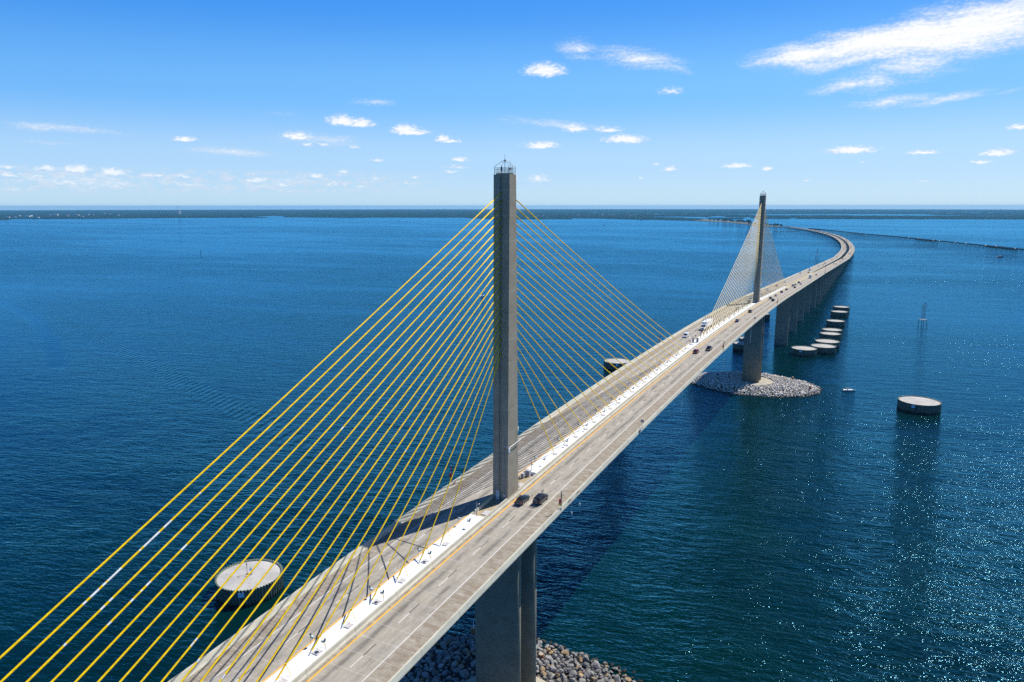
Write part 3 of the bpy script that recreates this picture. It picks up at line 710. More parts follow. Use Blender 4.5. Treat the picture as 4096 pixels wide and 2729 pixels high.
# equipment on the near dolphin
t = thing('marker_mast', 'thin dark mast with a small top light on the near round dolphin', 'mast', (-101.9, 15.2, 5.3))
MB().tube([(0, 0, 0), (0, 0, 3.6)], .07, 6).build('pole', 'dark', t); MB().box(-.25, .25, -.04, .04, 3.3, 3.75).build('top_board', 'dark', t); MB().box(-.4, .4, -.35, .35, 0, .18).build('base', 'rust', t)
t = thing('weather_station', 'small solar-panelled instrument stand beside the mast on the near dolphin', 'instrument stand', (-100.5, 15.6, 5.3))
MB().tube([(0, 0, 0), (0, 0, 2.9)], .06, 6).build('post', 'steel', t); MB().obox((.1, -.3, 1.9), (.45, 0, 0), (0, .3, .25), (0, 0, .03)).build('solar_panel', 'blue', t); MB().box(-.3, .3, -.2, .2, .3, 1.0).build('battery_box', 'cabinet', t); MB().tube([(.3, .2, 0), (.3, .2, 2.4)], .04, 5).build('aerial', 'whitep', t)

# ---------------------------------------------------------------- ROCK ISLANDS
def rock_mesh(name, seed, m_):
    import bmesh
    r_ = random.Random(seed); bm = bmesh.new(); bmesh.ops.create_icosphere(bm, subdivisions=2, radius=1)
    pl = [(Vector((r_.gauss(0, 1), r_.gauss(0, 1), r_.gauss(0, 1))).normalized(), r_.uniform(.55, .8)) for _ in range(9)]
    for v in bm.verts:
        for nn, d in pl:
            q = v.co.dot(nn)
            if q > d: v.co -= nn*(q-d)
        v.co += v.co*noise.noise(v.co*1.8+Vector((seed, 0, 0)))*.14
        v.co.z *= .8
    me = bpy.data.meshes.new(name); bm.to_mesh(me); bm.free(); me.materials.append(M(m_)); return me
def island(yc, mname, seed, label, nrock, indiv, vis, blob):
    r_ = random.Random(seed); ax, ay = (43.5, 34.5) if yc < 100 else (46.0, 35.0)
    def height(u): return -.9+5.0*(1-u**2.6) if u < 1 else -.9
    mb = MB(); N = 72; rr = [0, .3, .5, .7, .8, .88, .95, 1.02, 1.08]
    for q in rr:
        for j in range(N):
            a = 2*PI*j/N; k_ = q*(1+.04*noise.noise((3*math.cos(a), 3*math.sin(a), seed)))
            x, y = ax*k_*math.cos(a), ay*k_*math.sin(a); z = min(height(q)-.5, 2.6) if q < 1 else -1.4
            mb.v.append((x, yc+y, z+.25*noise.noise((x*.4, y*.4, 3))))
    for i in range(len(rr)-1):
        for j in range(N): mb.face((i*N+j, (i+1)*N+j, (i+1)*N+(j+1) % N, i*N+(j+1) % N))
    core = tag(mb.build('rubble_mound', 'mud'), label+' core', kind='stuff')
    core['label'] = label
    meshes = [rock_mesh('rock', seed*10+i, mname) for i in range(9)]
    cand = []; tries = 0
    cells = {}
    while len(cand) < nrock and tries < nrock*40:
        tries += 1
        u = math.sqrt(r_.uniform(.05, 1.02)); a = r_.uniform(0, 2*PI)
        k_ = u*(1+.04*noise.noise((3*math.cos(a), 3*math.sin(a), seed)))
        x, y = ax*k_*math.cos(a), ay*k_*math.sin(a)
        if (x/13.9)**2+(y/13.3)**2 < 1: continue
        s = r_.choice((r_.uniform(.45, .8), r_.uniform(.8, 1.25), r_.uniform(1.0, 1.5)))*blob
        ok = True; ci, cj = int(x//3), int(y//3)
        for di in (-1, 0, 1):
            for dj in (-1, 0, 1):
                for (x2, y2, s2) in cells.get((ci+di, cj+dj), ()):
                    if (x-x2)**2+(y-y2)**2 < (.74*(s+s2))**2: ok = False; break
        if not ok: continue
        cells.setdefault((ci, cj), []).append((x, y, s))
        z = min(height(u), 2.9) + .1+ r_.uniform(-.15, .35)
        cand.append((x, y+yc, z, s, r_.choice(meshes), (r_.uniform(-.5, .5), r_.uniform(-.5, .5), r_.uniform(0, 6.28)), (r_.uniform(.8, 1.3), r_.uniform(.8, 1.15), r_.uniform(.75, 1.1))))
    cand.sort(key=lambda c: vis(c))
    for c in cand[:indiv]:
        o = bpy.data.objects.new('rock', c[4]); sc.collection.objects.link(o); o.location = c[:3]; o.rotation_euler = c[5]; o.scale = [c[3]*q for q in c[6]]
        tag(o, 'grey or ochre quarry boulder on the rubble island at the foot of the near pylon', 'rock', 'boulders of the near rubble island')
    big = MB()
    from mathutils import Euler
    for c in cand[indiv:]:
        mtx = Matrix.Translation(c[:3]) @ Euler(c[5]).to_matrix().to_4x4() @ Matrix.Diagonal((*[c[3]*q for q in c[6]], 1))
        k0 = len(big.v); big.v += [tuple(mtx @ v.co) for v in c[4].vertices]
        for p in c[4].polygons: big.face([k0+i for i in p.vertices])
    o = big.build('rock_pile', mname); tag(o, label, kind='stuff')
def near_vis(c):
    x, y = c[0], c[1]
    inview = (-30 < x < 45 and y > 10)
    hidden = (-12 < x < 1 and y > 8 and y < 30)
    return (0 if inview and not hidden else 1, math.dist((x, y), (20, 25)))
island(0.0, 'rock1', 3, 'grey rubble of quarry rocks round the base of the near pylon', 1500, 296, near_vis, 1.02)
island(SP+4, 'rock2', 5, 'pale rubble island round the base of the far pylon', 2700, 0, lambda c: 0, .76)
def stump(x, y, z, label, h=2.0):
    t = thing('steel_pile_stub', label, 'pile', (x, y, z), 0, 'rusty pile stubs')
    MB().tube([(0, 0, -1), (0, 0, h)], .75, 14).build('pipe', 'rust', t); MB().tube([(0, 0, h), (0, 0, h+.06)], .6, 14).build('concrete_fill', 'cap', t)
    return t
stump(-1.2, 22.6, 1.6, 'rusty orange pile stub among the sunlit rocks beside the near piers')
t = stump(-23.8, 25.4, 1.2, 'dull pile stub with a thin post on the shaded rocks left of the near pier')
MB().tube([(0, 0, 2), (0, 0, 3.8)], .09, 6).build('post', 'whitep', t)
t = stump(-.9, 350.6, 1.9, 'rusty pile stub with a thin post on the front edge of the far rubble island')
MB().tube([(0, 0, 2), (0, 0, 4.2)], .09, 6).build('post', 'whitep', t)
stump(24.8, 385.4, 2.0, 'rusty pile stub at the back right of the far rubble island', 2.4)
stump(37.6, 366, 1.6, 'rusty pile stub at the right end of the far rubble island', 2.2)
#PART2
# ---------------------------------------------------------------- VEHICLES
def loftbox(st, mi=0, inset=.12):
    """st: (y, z0, z1, w_bottom, w_top) stations -> rounded body loft along y"""
    mb = MB(); rg = []
    for y, z0, z1, wb, wt in st:
        h = z1-z0; c = min(inset, h*.45)
        rg.append([(-wb+c*.6, y, z0), (wb-c*.6, y, z0), (wb, y, z0+c), (wt, y, z1-c), (wt-c, y, z1), (-wt+c, y, z1), (-wt, y, z1-c), (-wb, y, z0+c)])
    mb.rings(rg, mi); return mb
KIND = {
 # body stations, cabin stations (glass), roof stations, wheel y positions, wheel radius, half width
 'sedan': dict(L=2.4, body=[(-2.4, .45, .78, .74, .72), (-2.3, .28, .95, .86, .80), (-1.5, .2, 1.02, .92, .86), (0, .2, .96, .93, .87), (1.1, .2, .93, .92, .85), (2.1, .24, .80, .86, .78), (2.38, .38, .66, .74, .70)],
     cab=[(-1.75, .95, 1.0, .80, .76), (-.95, .92, 1.36, .83, .62), (.15, .9, 1.38, .84, .62), (1.15, .88, .96, .80, .74)], roof=[(-.98, 1.33, 1.40, .60, .58), (-.3, 1.36, 1.44, .62, .6), (.2, 1.34, 1.41, .60, .58)], wh=(-1.42, 1.42), r=.33, w=.92),
 'suv': dict(L=2.4, body=[(-2.4, .5, 1.0, .84, .80), (-2.3, .34, 1.12, .92, .86), (-1.4, .26, 1.14, .96, .9), (.2, .26, 1.10, .97, .9), (1.2, .26, 1.08, .95, .88), (2.15, .3, .96, .9, .82), (2.4, .45, .8, .8, .76)],
     cab=[(-2.25, 1.05, 1.15, .84, .8), (-1.95, 1.05, 1.66, .86, .68), (.25, 1.04, 1.68, .87, .68), (1.2, 1.0, 1.1, .82, .76)], roof=[(-2.0, 1.62, 1.69, .66, .64), (-.8, 1.66, 1.75, .68, .66), (.3, 1.63, 1.71, .66, .64)], wh=(-1.42, 1.45), r=.37, w=.96),
 'van': dict(L=2.7, body=[(-2.7, .45, 1.1, .92, .9), (-2.6, .3, 1.15, .98, .95), (0, .26, 1.15, 1.0, .96), (1.6, .26, 1.12, .98, .92), (2.5, .3, 1.0, .92, .84), (2.7, .45, .85, .84, .78)],
     cab=[(-2.62, 1.1, 1.7, .93, .84), (-2.5, 1.1, 1.88, .94, .82), (.9, 1.1, 1.9, .94, .82), (1.9, 1.06, 1.15, .86, .8)], roof=[(-2.66, 1.5, 1.96, .90, .82), (-2.4, 1.5, 2.0, .97, .84), (.35, 1.5, 2.0, .97, .84), (.95, 1.82, 1.96, .85, .8)], wh=(-1.7, 1.65), r=.37, w=1.0),
 'pickup': dict(L=2.85, body=[(-2.85, .5, 1.05, .9, .9), (-2.8, .36, 1.1, .95, .95), (-.9, .32, 1.1, .98, .96), (1.2, .32, 1.14, .98, .92), (2.5, .36, 1.08, .94, .88), (2.85, .5, .92, .84, .8)],
     cab=[(-1.05, 1.05, 1.2, .84, .8), (-.85, 1.05, 1.78, .86, .72), (.65, 1.05, 1.8, .87, .72), (1.45, 1.05, 1.15, .84, .78)], roof=[(-.9, 1.74, 1.81, .70, .68), (0, 1.78, 1.86, .72, .7), (.7, 1.75, 1.82, .70, .68)], wh=(-1.75, 1.8), r=.41, w=.98)}
def make_car(kind, col, label, detail=True):
    K = KIND[kind]; t = thing({'sedan': 'sedan_car', 'suv': 'suv_car', 'van': 'white_van' if col == 'white' else 'passenger_van', 'pickup': 'pickup_truck'}[kind], label, {'pickup': 'truck', 'van': 'van'}.get(kind, 'car'))
    pm = paint(col)
    bd = loftbox(K['body'])
    if kind == 'pickup': bd.box(-.98, -.88, -2.8, -1.05, 1.05, 1.22); bd.box(.88, .98, -2.8, -1.05, 1.05, 1.22); bd.box(-.98, .98, -2.85, -2.76, 1.05, 1.22)
    if kind == 'van':
        bd.box(-.985, -.94, -2.55, .9, 1.1, 1.9); bd.box(.94, .985, -2.55, .9, 1.1, 1.9)
    bo = fixn(bd.build('body', pm, t)); bo.data.polygons.foreach_set('use_smooth', [False]*len(bo.data.polygons))
    cb = loftbox(K['cab'], inset=.06); fixn(cb.build('windows', 'glass', t))
    rb = loftbox(K['roof'], inset=.05)
    if detail:      # pillars
        ys = K['cab'];
        for s in (-1, 1):
            for (a, b_) in ((0, 1), (3, 2)):
                ya, za, wa = ys[a][0], ys[a][2], ys[a][4]; yb, zb, wb = ys[b_][0], ys[b_][2], ys[b_][4]
                rb.tube([(s*(wa-.02), ya, za), (s*(wb-.02), yb, zb)], .05, 4)
            ym = (ys[1][0]+ys[2][0])/2; rb.tube([(s*.86, ym, ys[1][1]+.06), (s*(ys[1][4]+.0), ym, ys[1][2])], .05, 4)
    fixn(rb.build('roof', pm, t))
    if not detail: 
        mb = MB()
        for y in K['wh']:
            for s in (-1, 1): mb.tube([(s*(K['w']-.2), y, K['r']), (s*(K['w']+.01), y, K['r'])], K['r'], 10)
        mb.build('wheels', 'tyre', t); return t
    for y in K['wh']:
        for s in (-1, 1):
            w = MB().tube([(s*(K['w']-.22), y, K['r']), (s*(K['w']+.02), y, K['r'])], K['r'], 16).build('wheel', 'tyre', t)
            MB().tube([(s*(K['w']), y, K['r']), (s*(K['w']+.03), y, K['r'])], K['r']*.62, 12).build('rim', 'rimm', w)
    e = K['L']; zb = K['body'][1][2]-.22; zf = K['body'][-2][2]-.2
    for s in (-1, 1):
        MB().obox((s*.68, -e+.06, zb), (.17, 0, 0), (0, .07, 0), (0, 0, .1)).build('tail_light', 'tail', t)
        MB().obox((s*.62, e-.12, zf), (.17, 0, 0), (0, .1, 0), (0, 0, .08)).build('headlight', 'head', t)
        MB().obox((s*(K['w']+.08), K['cab'][3][0]-.35, K['cab'][3][1]+.16), (.1, 0, 0), (0, .06, 0), (0, 0, .07)).build('side_mirror', pm, t)
    MB().obox((0, -e-.01, .62), (.26, 0, 0), (0, .015, 0), (0, 0, .07)).build('number_plate', 'plate', t)
    if kind != 'van': MB().obox((0, -e+.03, .5), (.8, 0, 0), (0, .06, 0), (0, 0, .07)).build('rear_bumper', 'dark' if kind != 'pickup' else 'rimm', t)
    return t
def put(t, x, y, left=False, dz=.005):
    e = 3.0; a, b_ = P(x, y-e), P(x, y+e); hd = math.atan2(-(b_[0]-a[0]), b_[1]-a[1]); sl = math.atan2(b_[2]-a[2], 2*e)
    p = P(x, y, dz); t.location = p
    t.rotation_euler = (sl if not left else -sl, 0, hd+(PI if left else 0)); return t
CARS = [
 ('sedan', 'black', 4.75, -1.1, 0, 'glossy black sedan in the inner lane beside the base of the near pylon'),
 ('suv', 'black', 8.3, .9, 0, 'black estate car with bicycles on its tail and roof, beside the near pylon'),
 ('suv', 'red', 4.7, 166.9, 0, 'dark red people carrier next to the median near midspan'),
 ('pickup', 'black', 8.3, 175.8, 0, 'black pickup truck with an open bed near midspan'),
 ('van', 'white', -8.2, 202.2, 1, 'white panel van coming toward the camera near midspan'),
 ('sedan', 'blue', 4.9, 264.5, 0, 'dark blue car alone in the inner lane halfway to the far pylon'),
 ('suv', 'dark', 4.9, 308.5, 0, 'dark hatchback alone in the inner lane shortly before the far pylon'),
 ('suv', 'dark', 8.3, 385.6, 0, 'dark suv in the outer lane just past the far pylon'),
 ('suv', 'grey', 4.7, 400.8, 0, 'grey suv side by side with a dark one just past the far pylon'),
 ('sedan', 'white', 4.9, 428.5, 0, 'white car following past the far pylon, between a grey suv and a dark suv'),
 ('suv', 'dark', 4.8, 465.7, 0, 'dark suv ahead of the white car past the far pylon'),
 ('sedan', 'blue', 4.9, 499.1, 0, 'dark blue sedan near the last stays beyond the far pylon'),
 ('sedan', 'maroon', 8.2, 531.3, 0, 'maroon car in the outer lane at the end of the far stays'),
 ('van', 'silver', 4.5, 553.9, 0, 'silver van in the inner lane at the end of the far stays'),
 ('sedan', 'silver', 4.8, 570.5, 0, 'silver car directly ahead of the silver van'),
 ('sedan', 'white', 8.3, 586.1, 0, 'white car in the outer lane below the dark pickup'),
 ('pickup', 'dark', 4.8, 603.1, 0, 'large dark pickup past the far stays in the inner lane'),
 ('sedan', 'dark', 8.3, 772.9, 0, 'dark car just beyond the tall white bus'),
 ('sedan', 'white', -8.1, 395.2, 1, 'white car half hidden behind the far pylon on the left roadway'),
 ('sedan', 'blue', -4.8, 366.8, 1, 'blue car at the foot of the far pylon on the left roadway'),
 ('suv', 'white', -8.2, 483.2, 1, 'white suv behind the far-side stays of the far pylon'),
 ('sedan', 'red', -8.2, 542.8, 1, 'red car seen through the outermost far stays'),
 ('sedan', 'white', -8.1, 604.6, 1, 'white car on the left roadway right after the far stays end'),
 ('sedan', 'silver', -4.7, 320.9, 1, 'silver car behind the near-side stays of the far pylon'),
 ('suv', 'white', -12.0, 800.7, 1, 'white car stopped on the left shoulder where the roadways split'),
 ('sedan', 'dark', -4.9, 830.0, 1, 'dark car at the start of the gap between the roadways'),
 ('sedan', 'white', -9.2, 1062.3, 1, 'white car beside a small sign post on the left approach roadway'),
 ('sedan', 'silver', -6.2, 1113.9, 1, 'silver car in the left roadway inner lane beyond the white one'),
 ('suv', 'dark', -9.8, 1206.2, 1, 'dark car near the left parapet before the curve'),
 ('sedan', 'grey', 6.0, 1183.1, 0, 'grey car, left one of a pair on the right roadway before the curve'),
 ('sedan', 'dark', 9.6, 1175.3, 0, 'dark car, right one of a pair on the right roadway before the curve'),
 ('suv', 'dark', 9.4, 1329.0, 0, 'dark suv alone on the right roadway before the curve'),
]
made = {}
bykey = {}
for kind, col, x, y, left, lab in CARS:
    key = (kind, col, y > 260)
    if key in bykey:
        t = copy_tree(bykey[key][0], bykey[key][1], (0, 0, 0), 0, lab)
    else:
        t = make_car(kind, col, lab, detail=y < 620)
        bykey[key] = (t, tree_of(t))
    put(t, x, y, left); t['group'] = 'vehicles on the bridge'; made[lab] = t
FAR = [('L', -9.6, 1423.8), ('L', -10.5, 1625.6), ('R', 5.5, 1513.7), ('R', 9.2, 1451), ('R', 9.2, 1540.4), ('R', 6.2, 1804.3), ('R', 10, 1788), ('R', 10, 1830), ('R', 6.2, 2042), ('R', 6.4, 2186), ('R', 6.4, 2120), ('R', 10, 2265), ('R', 6.6, 2444), ('R', 10, 2520), ('L', -6.5, 2352), ('L', -9.8, 2039), ('L', -6.3, 2070), ('L', -6.3, 1994), ('L', -9.8, 2943), ('L', -9.8, 2844), ('L', -6.4, 2748), ('L', -9.8, 2702), ('L', -6.4, 2646), ('L', -6.4, 2573), ('L', -9.8, 3107), ('L', -6.4, 3199), ('L', -9.8, 3356), ('R', 6.4, 3195), ('R', 10, 2850), ('R', 6.4, 3350), ('R', 10, 3600), ('L', -6.4, 3700), ('R', 6.4, 3900), ('L', -9.8, 4050)]
fcols = ['dark', 'white', 'dark', 'grey', 'dark', 'silver', 'dark', 'white']
fproto = {}
for i, (sd_, x, y) in enumerate(FAR):
    col = fcols[(i*5) % 8]; s_ = 'left' if sd_ == 'L' else 'right'
    word = {'dark': 'dark', 'white': 'white', 'grey': 'grey', 'silver': 'silver'}[col]
    lab = 'tiny %s car on the %s roadway of the distant curve' % (word, s_)
    if col not in fproto:
        t = make_car('suv', col, lab, detail=False)
        # one mesh is enough at this size: keep body, windows, roof, wheels
        fproto[col] = (t, tree_of(t))
    else: t = copy_tree(*fproto[col], (0, 0, 0), 0, lab)
    t['group'] = 'distant %s cars on the %s roadway' % (word, s_); put(t, x, y, sd_ == 'L')
# semi truck and trailer (left roadway), motor coach (right roadway), far lorries
def make_semi(label, trailer=13.5):
    t = thing('semi_truck', label, 'truck')
    fixn(loftbox([(-.4, .9, 2.6, 1.2, 1.15), (-.2, .8, 2.95, 1.22, 1.15), (1.3, .8, 2.9, 1.22, 1.1), (1.9, .8, 1.9, 1.2, 1.0), (3.2, .7, 1.75, 1.05, .9), (3.5, .5, 1.4, 1.0, .85)]).build('cab', paint('white'), t))
    MB().hexa([(-1.0, 1.33, 1.98), (1.0, 1.33, 1.98), (1.0, 1.95, 1.98), (-1.0, 1.95, 1.98)], [(-.95, 1.2, 2.72), (.95, 1.2, 2.72), (.95, 1.42, 2.72), (-.95, 1.42, 2.72)]).build('windshield', 'glass', t)
    MB().box(-.7, .7, 3.48, 3.56, .75, 1.35).build('grille', 'dark', t)
    MB().box(-1.28, 1.28, -trailer-.8, -.8, 1.15, 4.05).build('trailer', 'whitep', t)
    for y in (2.6, -1.2, -2.4, -trailer+.8, -trailer+2.0):
        for s in (-1, 1): MB().tube([(s*.9, y, .5), (s*1.22, y, .5)], .5, 14).build('wheel', 'tyre', t)
    for s in (-1, 1):
        MB().obox((s*.8, 3.5, 1.05), (.15, 0, 0), (0, .06, 0), (0, 0, .12)).build('headlight', 'head', t)
        MB().obox((s*1.42, 1.7, 2.3), (.06, 0, 0), (0, .08, 0), (0, 0, .35)).build('side_mirror', 'dark', t)
    return t
t = make_semi('white semi truck with a tall box trailer driving toward the camera behind the stays'); put(t, -4.9, 226.5, True)
def make_bus(label):
    t = thing('motor_coach', label, 'bus')
    fixn(loftbox([(-5.2, .5, 3.3, 1.2, 1.15), (-5.1, .4, 3.5, 1.27, 1.2), (5.0, .4, 3.5, 1.27, 1.2), (5.3, .5, 3.2, 1.2, 1.12)], inset=.15).build('body', paint('white'), t))
    MB().box(-.95, .95, -5.26, -5.16, 1.9, 3.0).build('rear_window', 'glass', t)
    MB().box(-1.0, 1.0, 5.2, 5.34, 1.5, 2.8).build('windshield', 'glass', t)
    for s in (-1, 1): MB().box(s*1.25-.03, s*1.25+.03, -4.4, 4.4, 1.9, 2.7).build('side_windows', 'glass', t)
    for y in (-3.2, 3.4):
        for s in (-1, 1): MB().tube([(s*.95, y, .48), (s*1.29, y, .48)], .48, 14).build('wheel', 'tyre', t)
    return t
put(make_bus('tall white coach with a dark rear window on the right roadway before the split'), 7.2, 704, False)
def make_lorry(label, col='white'):
    t = thing('box_truck', label, 'truck')
    fixn(loftbox([(2.2, .6, 2.2, 1.05, 1.0), (3.3, .6, 2.25, 1.05, .95), (4.0, .6, 1.4, 1.0, .9)]).build('cab', paint(col), t))
    MB().box(-1.2, 1.2, -4.2, 2.1, .9, 3.4).build('cargo_box', 'whitep', t)
    MB().box(-.9, .9, 3.3, 3.72, 1.6, 2.1).build('windshield', 'glass', t)
    for y in (-2.6, 2.9):
        for s in (-1, 1): MB().tube([(s*.85, y, .45), (s*1.12, y, .45)], .45, 12).build('wheel', 'tyre', t)
    return t
put(make_lorry('white box truck on the left roadway just past the start of the gap'), -8.4, 891, True)
lo = make_lorry('white truck on the distant end of the left trestle'); put(lo, -9.8, 3887, True)
lt = tree_of(lo)
put(copy_tree(lo, lt, (0, 0, 0), 0, 'dark-windowed truck on the outer lane at the apex of the curve'), 10, 2116)
put(copy_tree(lo, lt, (0, 0, 0), 0, 'white truck on the right roadway above the apex of the curve'), 10, 2560)
# bicycles carried by the black estate car
def make_bike(label):
    t = thing('bicycle', label, 'bicycle', group='bicycles on the black estate car')
    for y in (-.52, .52):
        mb = MB(); N = 20; mb.rings([[(sx, y+rr*math.cos(2*PI*j/N), .34+rr*math.sin(2*PI*j/N)) for j in range(N)] for rr, sx in ((.34, -.02), (.34, .02), (.31, .02), (.31, -.02), (.34, -.02))], caps=False)
        for j in range(6):
            a = PI*j/6; mb.tube([(0, y-.31*math.cos(a), .34-.31*math.sin(a)), (0, y+.31*math.cos(a), .34+.31*math.sin(a))], .006, 3)
        mb.build('wheel', 'tyre', t)
    fr = MB(); A, Bk, S, Hd, Fk = (0, -.52, .34), (0, -.08, .3), (0, -.2, .82), (0, .33, .85), (0, .52, .34)
    for p, q in ((A, Bk), (A, (0, -.17, .7)), (Bk, S), (S, Hd), (Bk, Hd), (Hd, Fk)): fr.tube([p, q], .025, 5)
    fr.build('frame', 'steel', t)
    MB().box(-.06, .06, -.34, -.1, .86, .91).build('saddle', 'dark', t); MB().tube([(-.24, .3, .95), (0, .34, .93), (.24, .3, .95)], .02, 5).build('handlebar', 'dark', t)
    return t
suv = made['black estate car with bicycles on its tail and roof, beside the near pylon']
b1 = make_bike('bicycle hung across the tail of the black estate car'); bt = tree_of(b1)
p = P(8.3, .9-2.75, .75); b1.location = p; b1.rotation_euler = (0, 0, PI/2)
b2 = copy_tree(b1, bt, P(8.5, 1.2, 1.74), 0, 'bicycle standing upright on the roof of the black estate car'); b2.rotation_euler = (0, 0, 0)
mb = MB(); mb.tube([(0, -2.4, .7), (0, -2.85, .75), (0, -2.8, 1.2)], .04, 5); mb.tube([(-.6, -2.8, 1.15), (.6, -2.8, 1.15)], .03, 5); mb.tube([(-.7, .0, 1.76), (.7, .0, 1.76)], .03, 4); mb.tube([(-.7, -1.1, 1.76), (.7, -1.1, 1.76)], .03, 4)
mb.build('bike_rack', 'dark', suv)

# ---------------------------------------------------------------- MEDIAN FURNITURE
def make_flood():
    t = thing('floodlight', 'x', 'floodlight', group='floodlights along the white median')
    MB().tube([(0, 0, 0), (0, 0, 1.62)], .04, 6).build('post', 'steel', t)
    h = MB().obox((-.30, -.05, 1.45), (.27, 0, .05), (0, .2, 0), (-.03, 0, .12)).build('lamp_head', 'steel', t)
    MB().obox((-.34, -.05, 1.58), (.22, 0, .05), (0, .16, 0), (-.003, 0, .012)).build('lamp_lens', 'lamp', h)
    MB().box(-.09, .09, -.09, .09, 1.6, 1.95).build('control_cap', 'dark', t)
    return t
f0 = make_flood(); ft = tree_of(f0); first = True
for ti, yc in enumerate((0.0, SP)):
    for side in (-1, 1):
        for k_ in range(11):
            y = yc+side*(18.3+14.3*k_)
            if ti == 0 and side == -1 and k_ > 5: continue
            for s in (1, -1):
                lab = '%s floodlight %s the %s pylon on the %s edge of the median' % (ORD[k_], 'before' if side < 0 else 'beyond', 'near' if ti == 0 else 'far', 'right' if s > 0 else 'left')
                if first: o = f0; first = False; o.location = (s*1.42, y, zd(y)-.045); o['label'] = lab
                else: o = copy_tree(f0, ft, (s*1.42, y, zd(y)-.045), 0, lab)
                o.rotation_euler = (0, 0, 0 if s > 0 else PI)
def cam_pole(x, y, s, label):
    t = thing('camera_pole', label, 'pole', (x, y, zd(y)-.05))
    MB().tube([(0, 0, 0), (0, 0, 3.0)], .085, 8).build('pole', 'steel', t)
    MB().tube([(0, 0, 2.55), (s*.5, .1, 2.6), (s*.55, .12, 2.85)], .045, 6).build('arm', 'steel', t)
    MB().tube([(s*.55, .12, 2.7), (s*.55, .12, 2.95)], .1, 8).build('camera_dome', 'whitep', t)
cam_pole(.1, -13.3, 1, 'grey camera pole with a short arm on the median just before the near pylon')
cam_pole(0, 13.35, -1, 'grey camera pole on the median just beyond the near pylon')
def cabinet(name, x, y, base, w, d, h, mt, label):
    t = thing(name, label, 'cabinet', (x, y, base))
    MB().box(-w, w, -d, d, .1, h).build('housing', mt, t); MB().box(-w*.9, w*.9, -d*.9, d*.9, 0, .1).build('plinth', 'dark', t)
    MB().box(-w*.7, w*.7, -d-.03, -d, h*.25, h*.85).build('grille', 'steel', t); MB().box(-w-.05, w+.05, -d-.05, d+.05, h, h+.06).build('lid', 'plate', t)
fz = zr(11)+.12
cabinet('equipment_cabinet', -.9, 10.6, fz, .35, .3, 1.15, 'cabinet', 'small white equipment cabinet in the recess behind the near pylon')
cabinet('equipment_cabinet', -.25, 12.2, fz, .5, .45, 1.5, 'cabinet', 'large grey equipment cabinet in the recess behind the near pylon')
for yy, lab in ((-9.6, 'grey hatch plate on the tan floor in front of the near pylon'), (6.6, 'grey hatch plate on the tan floor behind the near pylon')):
    o = MB().obox((0, 0, 0), (.85, 0, 0), (0, 1.1, 0), (0, 0, .05)).build('hatch_plate', 'plate', loc=(.45, yy, zr(yy)+.17)); tag(o, lab, 'hatch')
t = thing('handrail', 'short grey handrail post set by the north face of the near pylon', 'railing', (.72, 5.3, zr(5.3)+.12))
mb = MB(); mb.tube([(0, 0, 0), (0, 0, 1.9)], .05, 6); t2 = mb.build('post', 'steel', t); MB().tube([(0, 0, 1.8), (-.9, 0, 1.8)], .04, 5).build('rail', 'steel', t)
zm = zd(185)-.045
cabinet('traffic_cabinet', -.7, 184.6, zm, .35, .35, 2.1, 'steel', 'tall narrow grey cabinet at midspan on the median, left of its twin')
cabinet('traffic_cabinet', .8, 186.4, zm, .45, .4, 2.0, 'steel', 'wider grey cabinet at midspan on the median, right of its twin')
for x, y, h, lab in ((.15, 184.8, 3.6, 'tall thin mast between the two midspan cabinets'), (-.75, 184.0, 2.8, 'short mast in front of the left midspan cabinet'), (0, 175.4, 2.4, 'thin weather pole on the median before the midspan cabinets')):
    t = thing('instrument_mast', lab, 'mast', (x, y, zd(y)-.045)); MB().tube([(0, 0, 0), (0, 0, h)], .06, 6).build('pole', 'steel', t); MB().box(-.2, .2, -.12, .12, h-.45, h-.05).build('sensor_box', 'dark', t)
MB_ = MB().obox((0, 0, 0), (.9, 0, 0), (0, .8, 0), (0, 0, .1)).build('midspan_hatch', 'plate', loc=(-.3, 179.5, zd(179.5)+.05)); tag(MB_, 'low grey hatch on the median just before the midspan cabinets', 'hatch')

# ---------------------------------------------------------------- PARAPET FURNITURE
def call_pole(x, y, label, right=True):
    s = 1 if right else -1; z = zr(y)+.3
    t = thing('call_box_pole', label, 'call box', (x, y, z), 0, 'crisis call boxes on the parapets')
    MB().tube([(0, 0, -.2), (0, 0, 4.3)], .075, 8).build('pole', 'dark' if right else 'red', t)
    MB().tube([(.16, 0, 1.0), (.16, 0, 4.1)], .05, 6).build('conduit', 'dark', t)
    MB().box(-.42, -.1, -.18, .18, 1.6, 2.55).build('call_box', 'red', t)
    MB().box(-.5, .0, -.22, .2, 1.2, 1.5).build('step_box', 'yelp', t)
    MB().tube([(.0, 0, 3.7), (.75, 0, 3.5)], .05, 5).build('arm', 'dark', t)
    MB().tube([(0, 0, 4.3), (0, 0, 4.6)], .08, 8).build('beacon', 'lamp', t)
    return t
call_pole(14.38, -2.0, 'dark pole with a red call box on the right parapet below the two black cars')
call_pole(14.38, 175.6, 'dark pole with a red call box on the right parapet beside the midspan pickup')
call_pole(14.38, 358, 'dark pole with a call box on the right parapet at the far pylon')
call_pole(-14.38, 0.0, 'red pole with a yellow box outside the left parapet behind the near cables', False)
call_pole(-14.38, 178, 'red pole on the left parapet near midspan', False)
for dy in (-.45, .45):
    o = MB().obox((-13.68, dy, zr(0)+.52), (.14, 0, .27), (0, .36, 0), (.02, 0, -.01)).build('red_panel', 'red'); tag(o, '%s of two small red panels on the inner face of the left parapet' % ('nearer' if dy < 0 else 'farther'), 'panel', 'red panels on the left parapet')
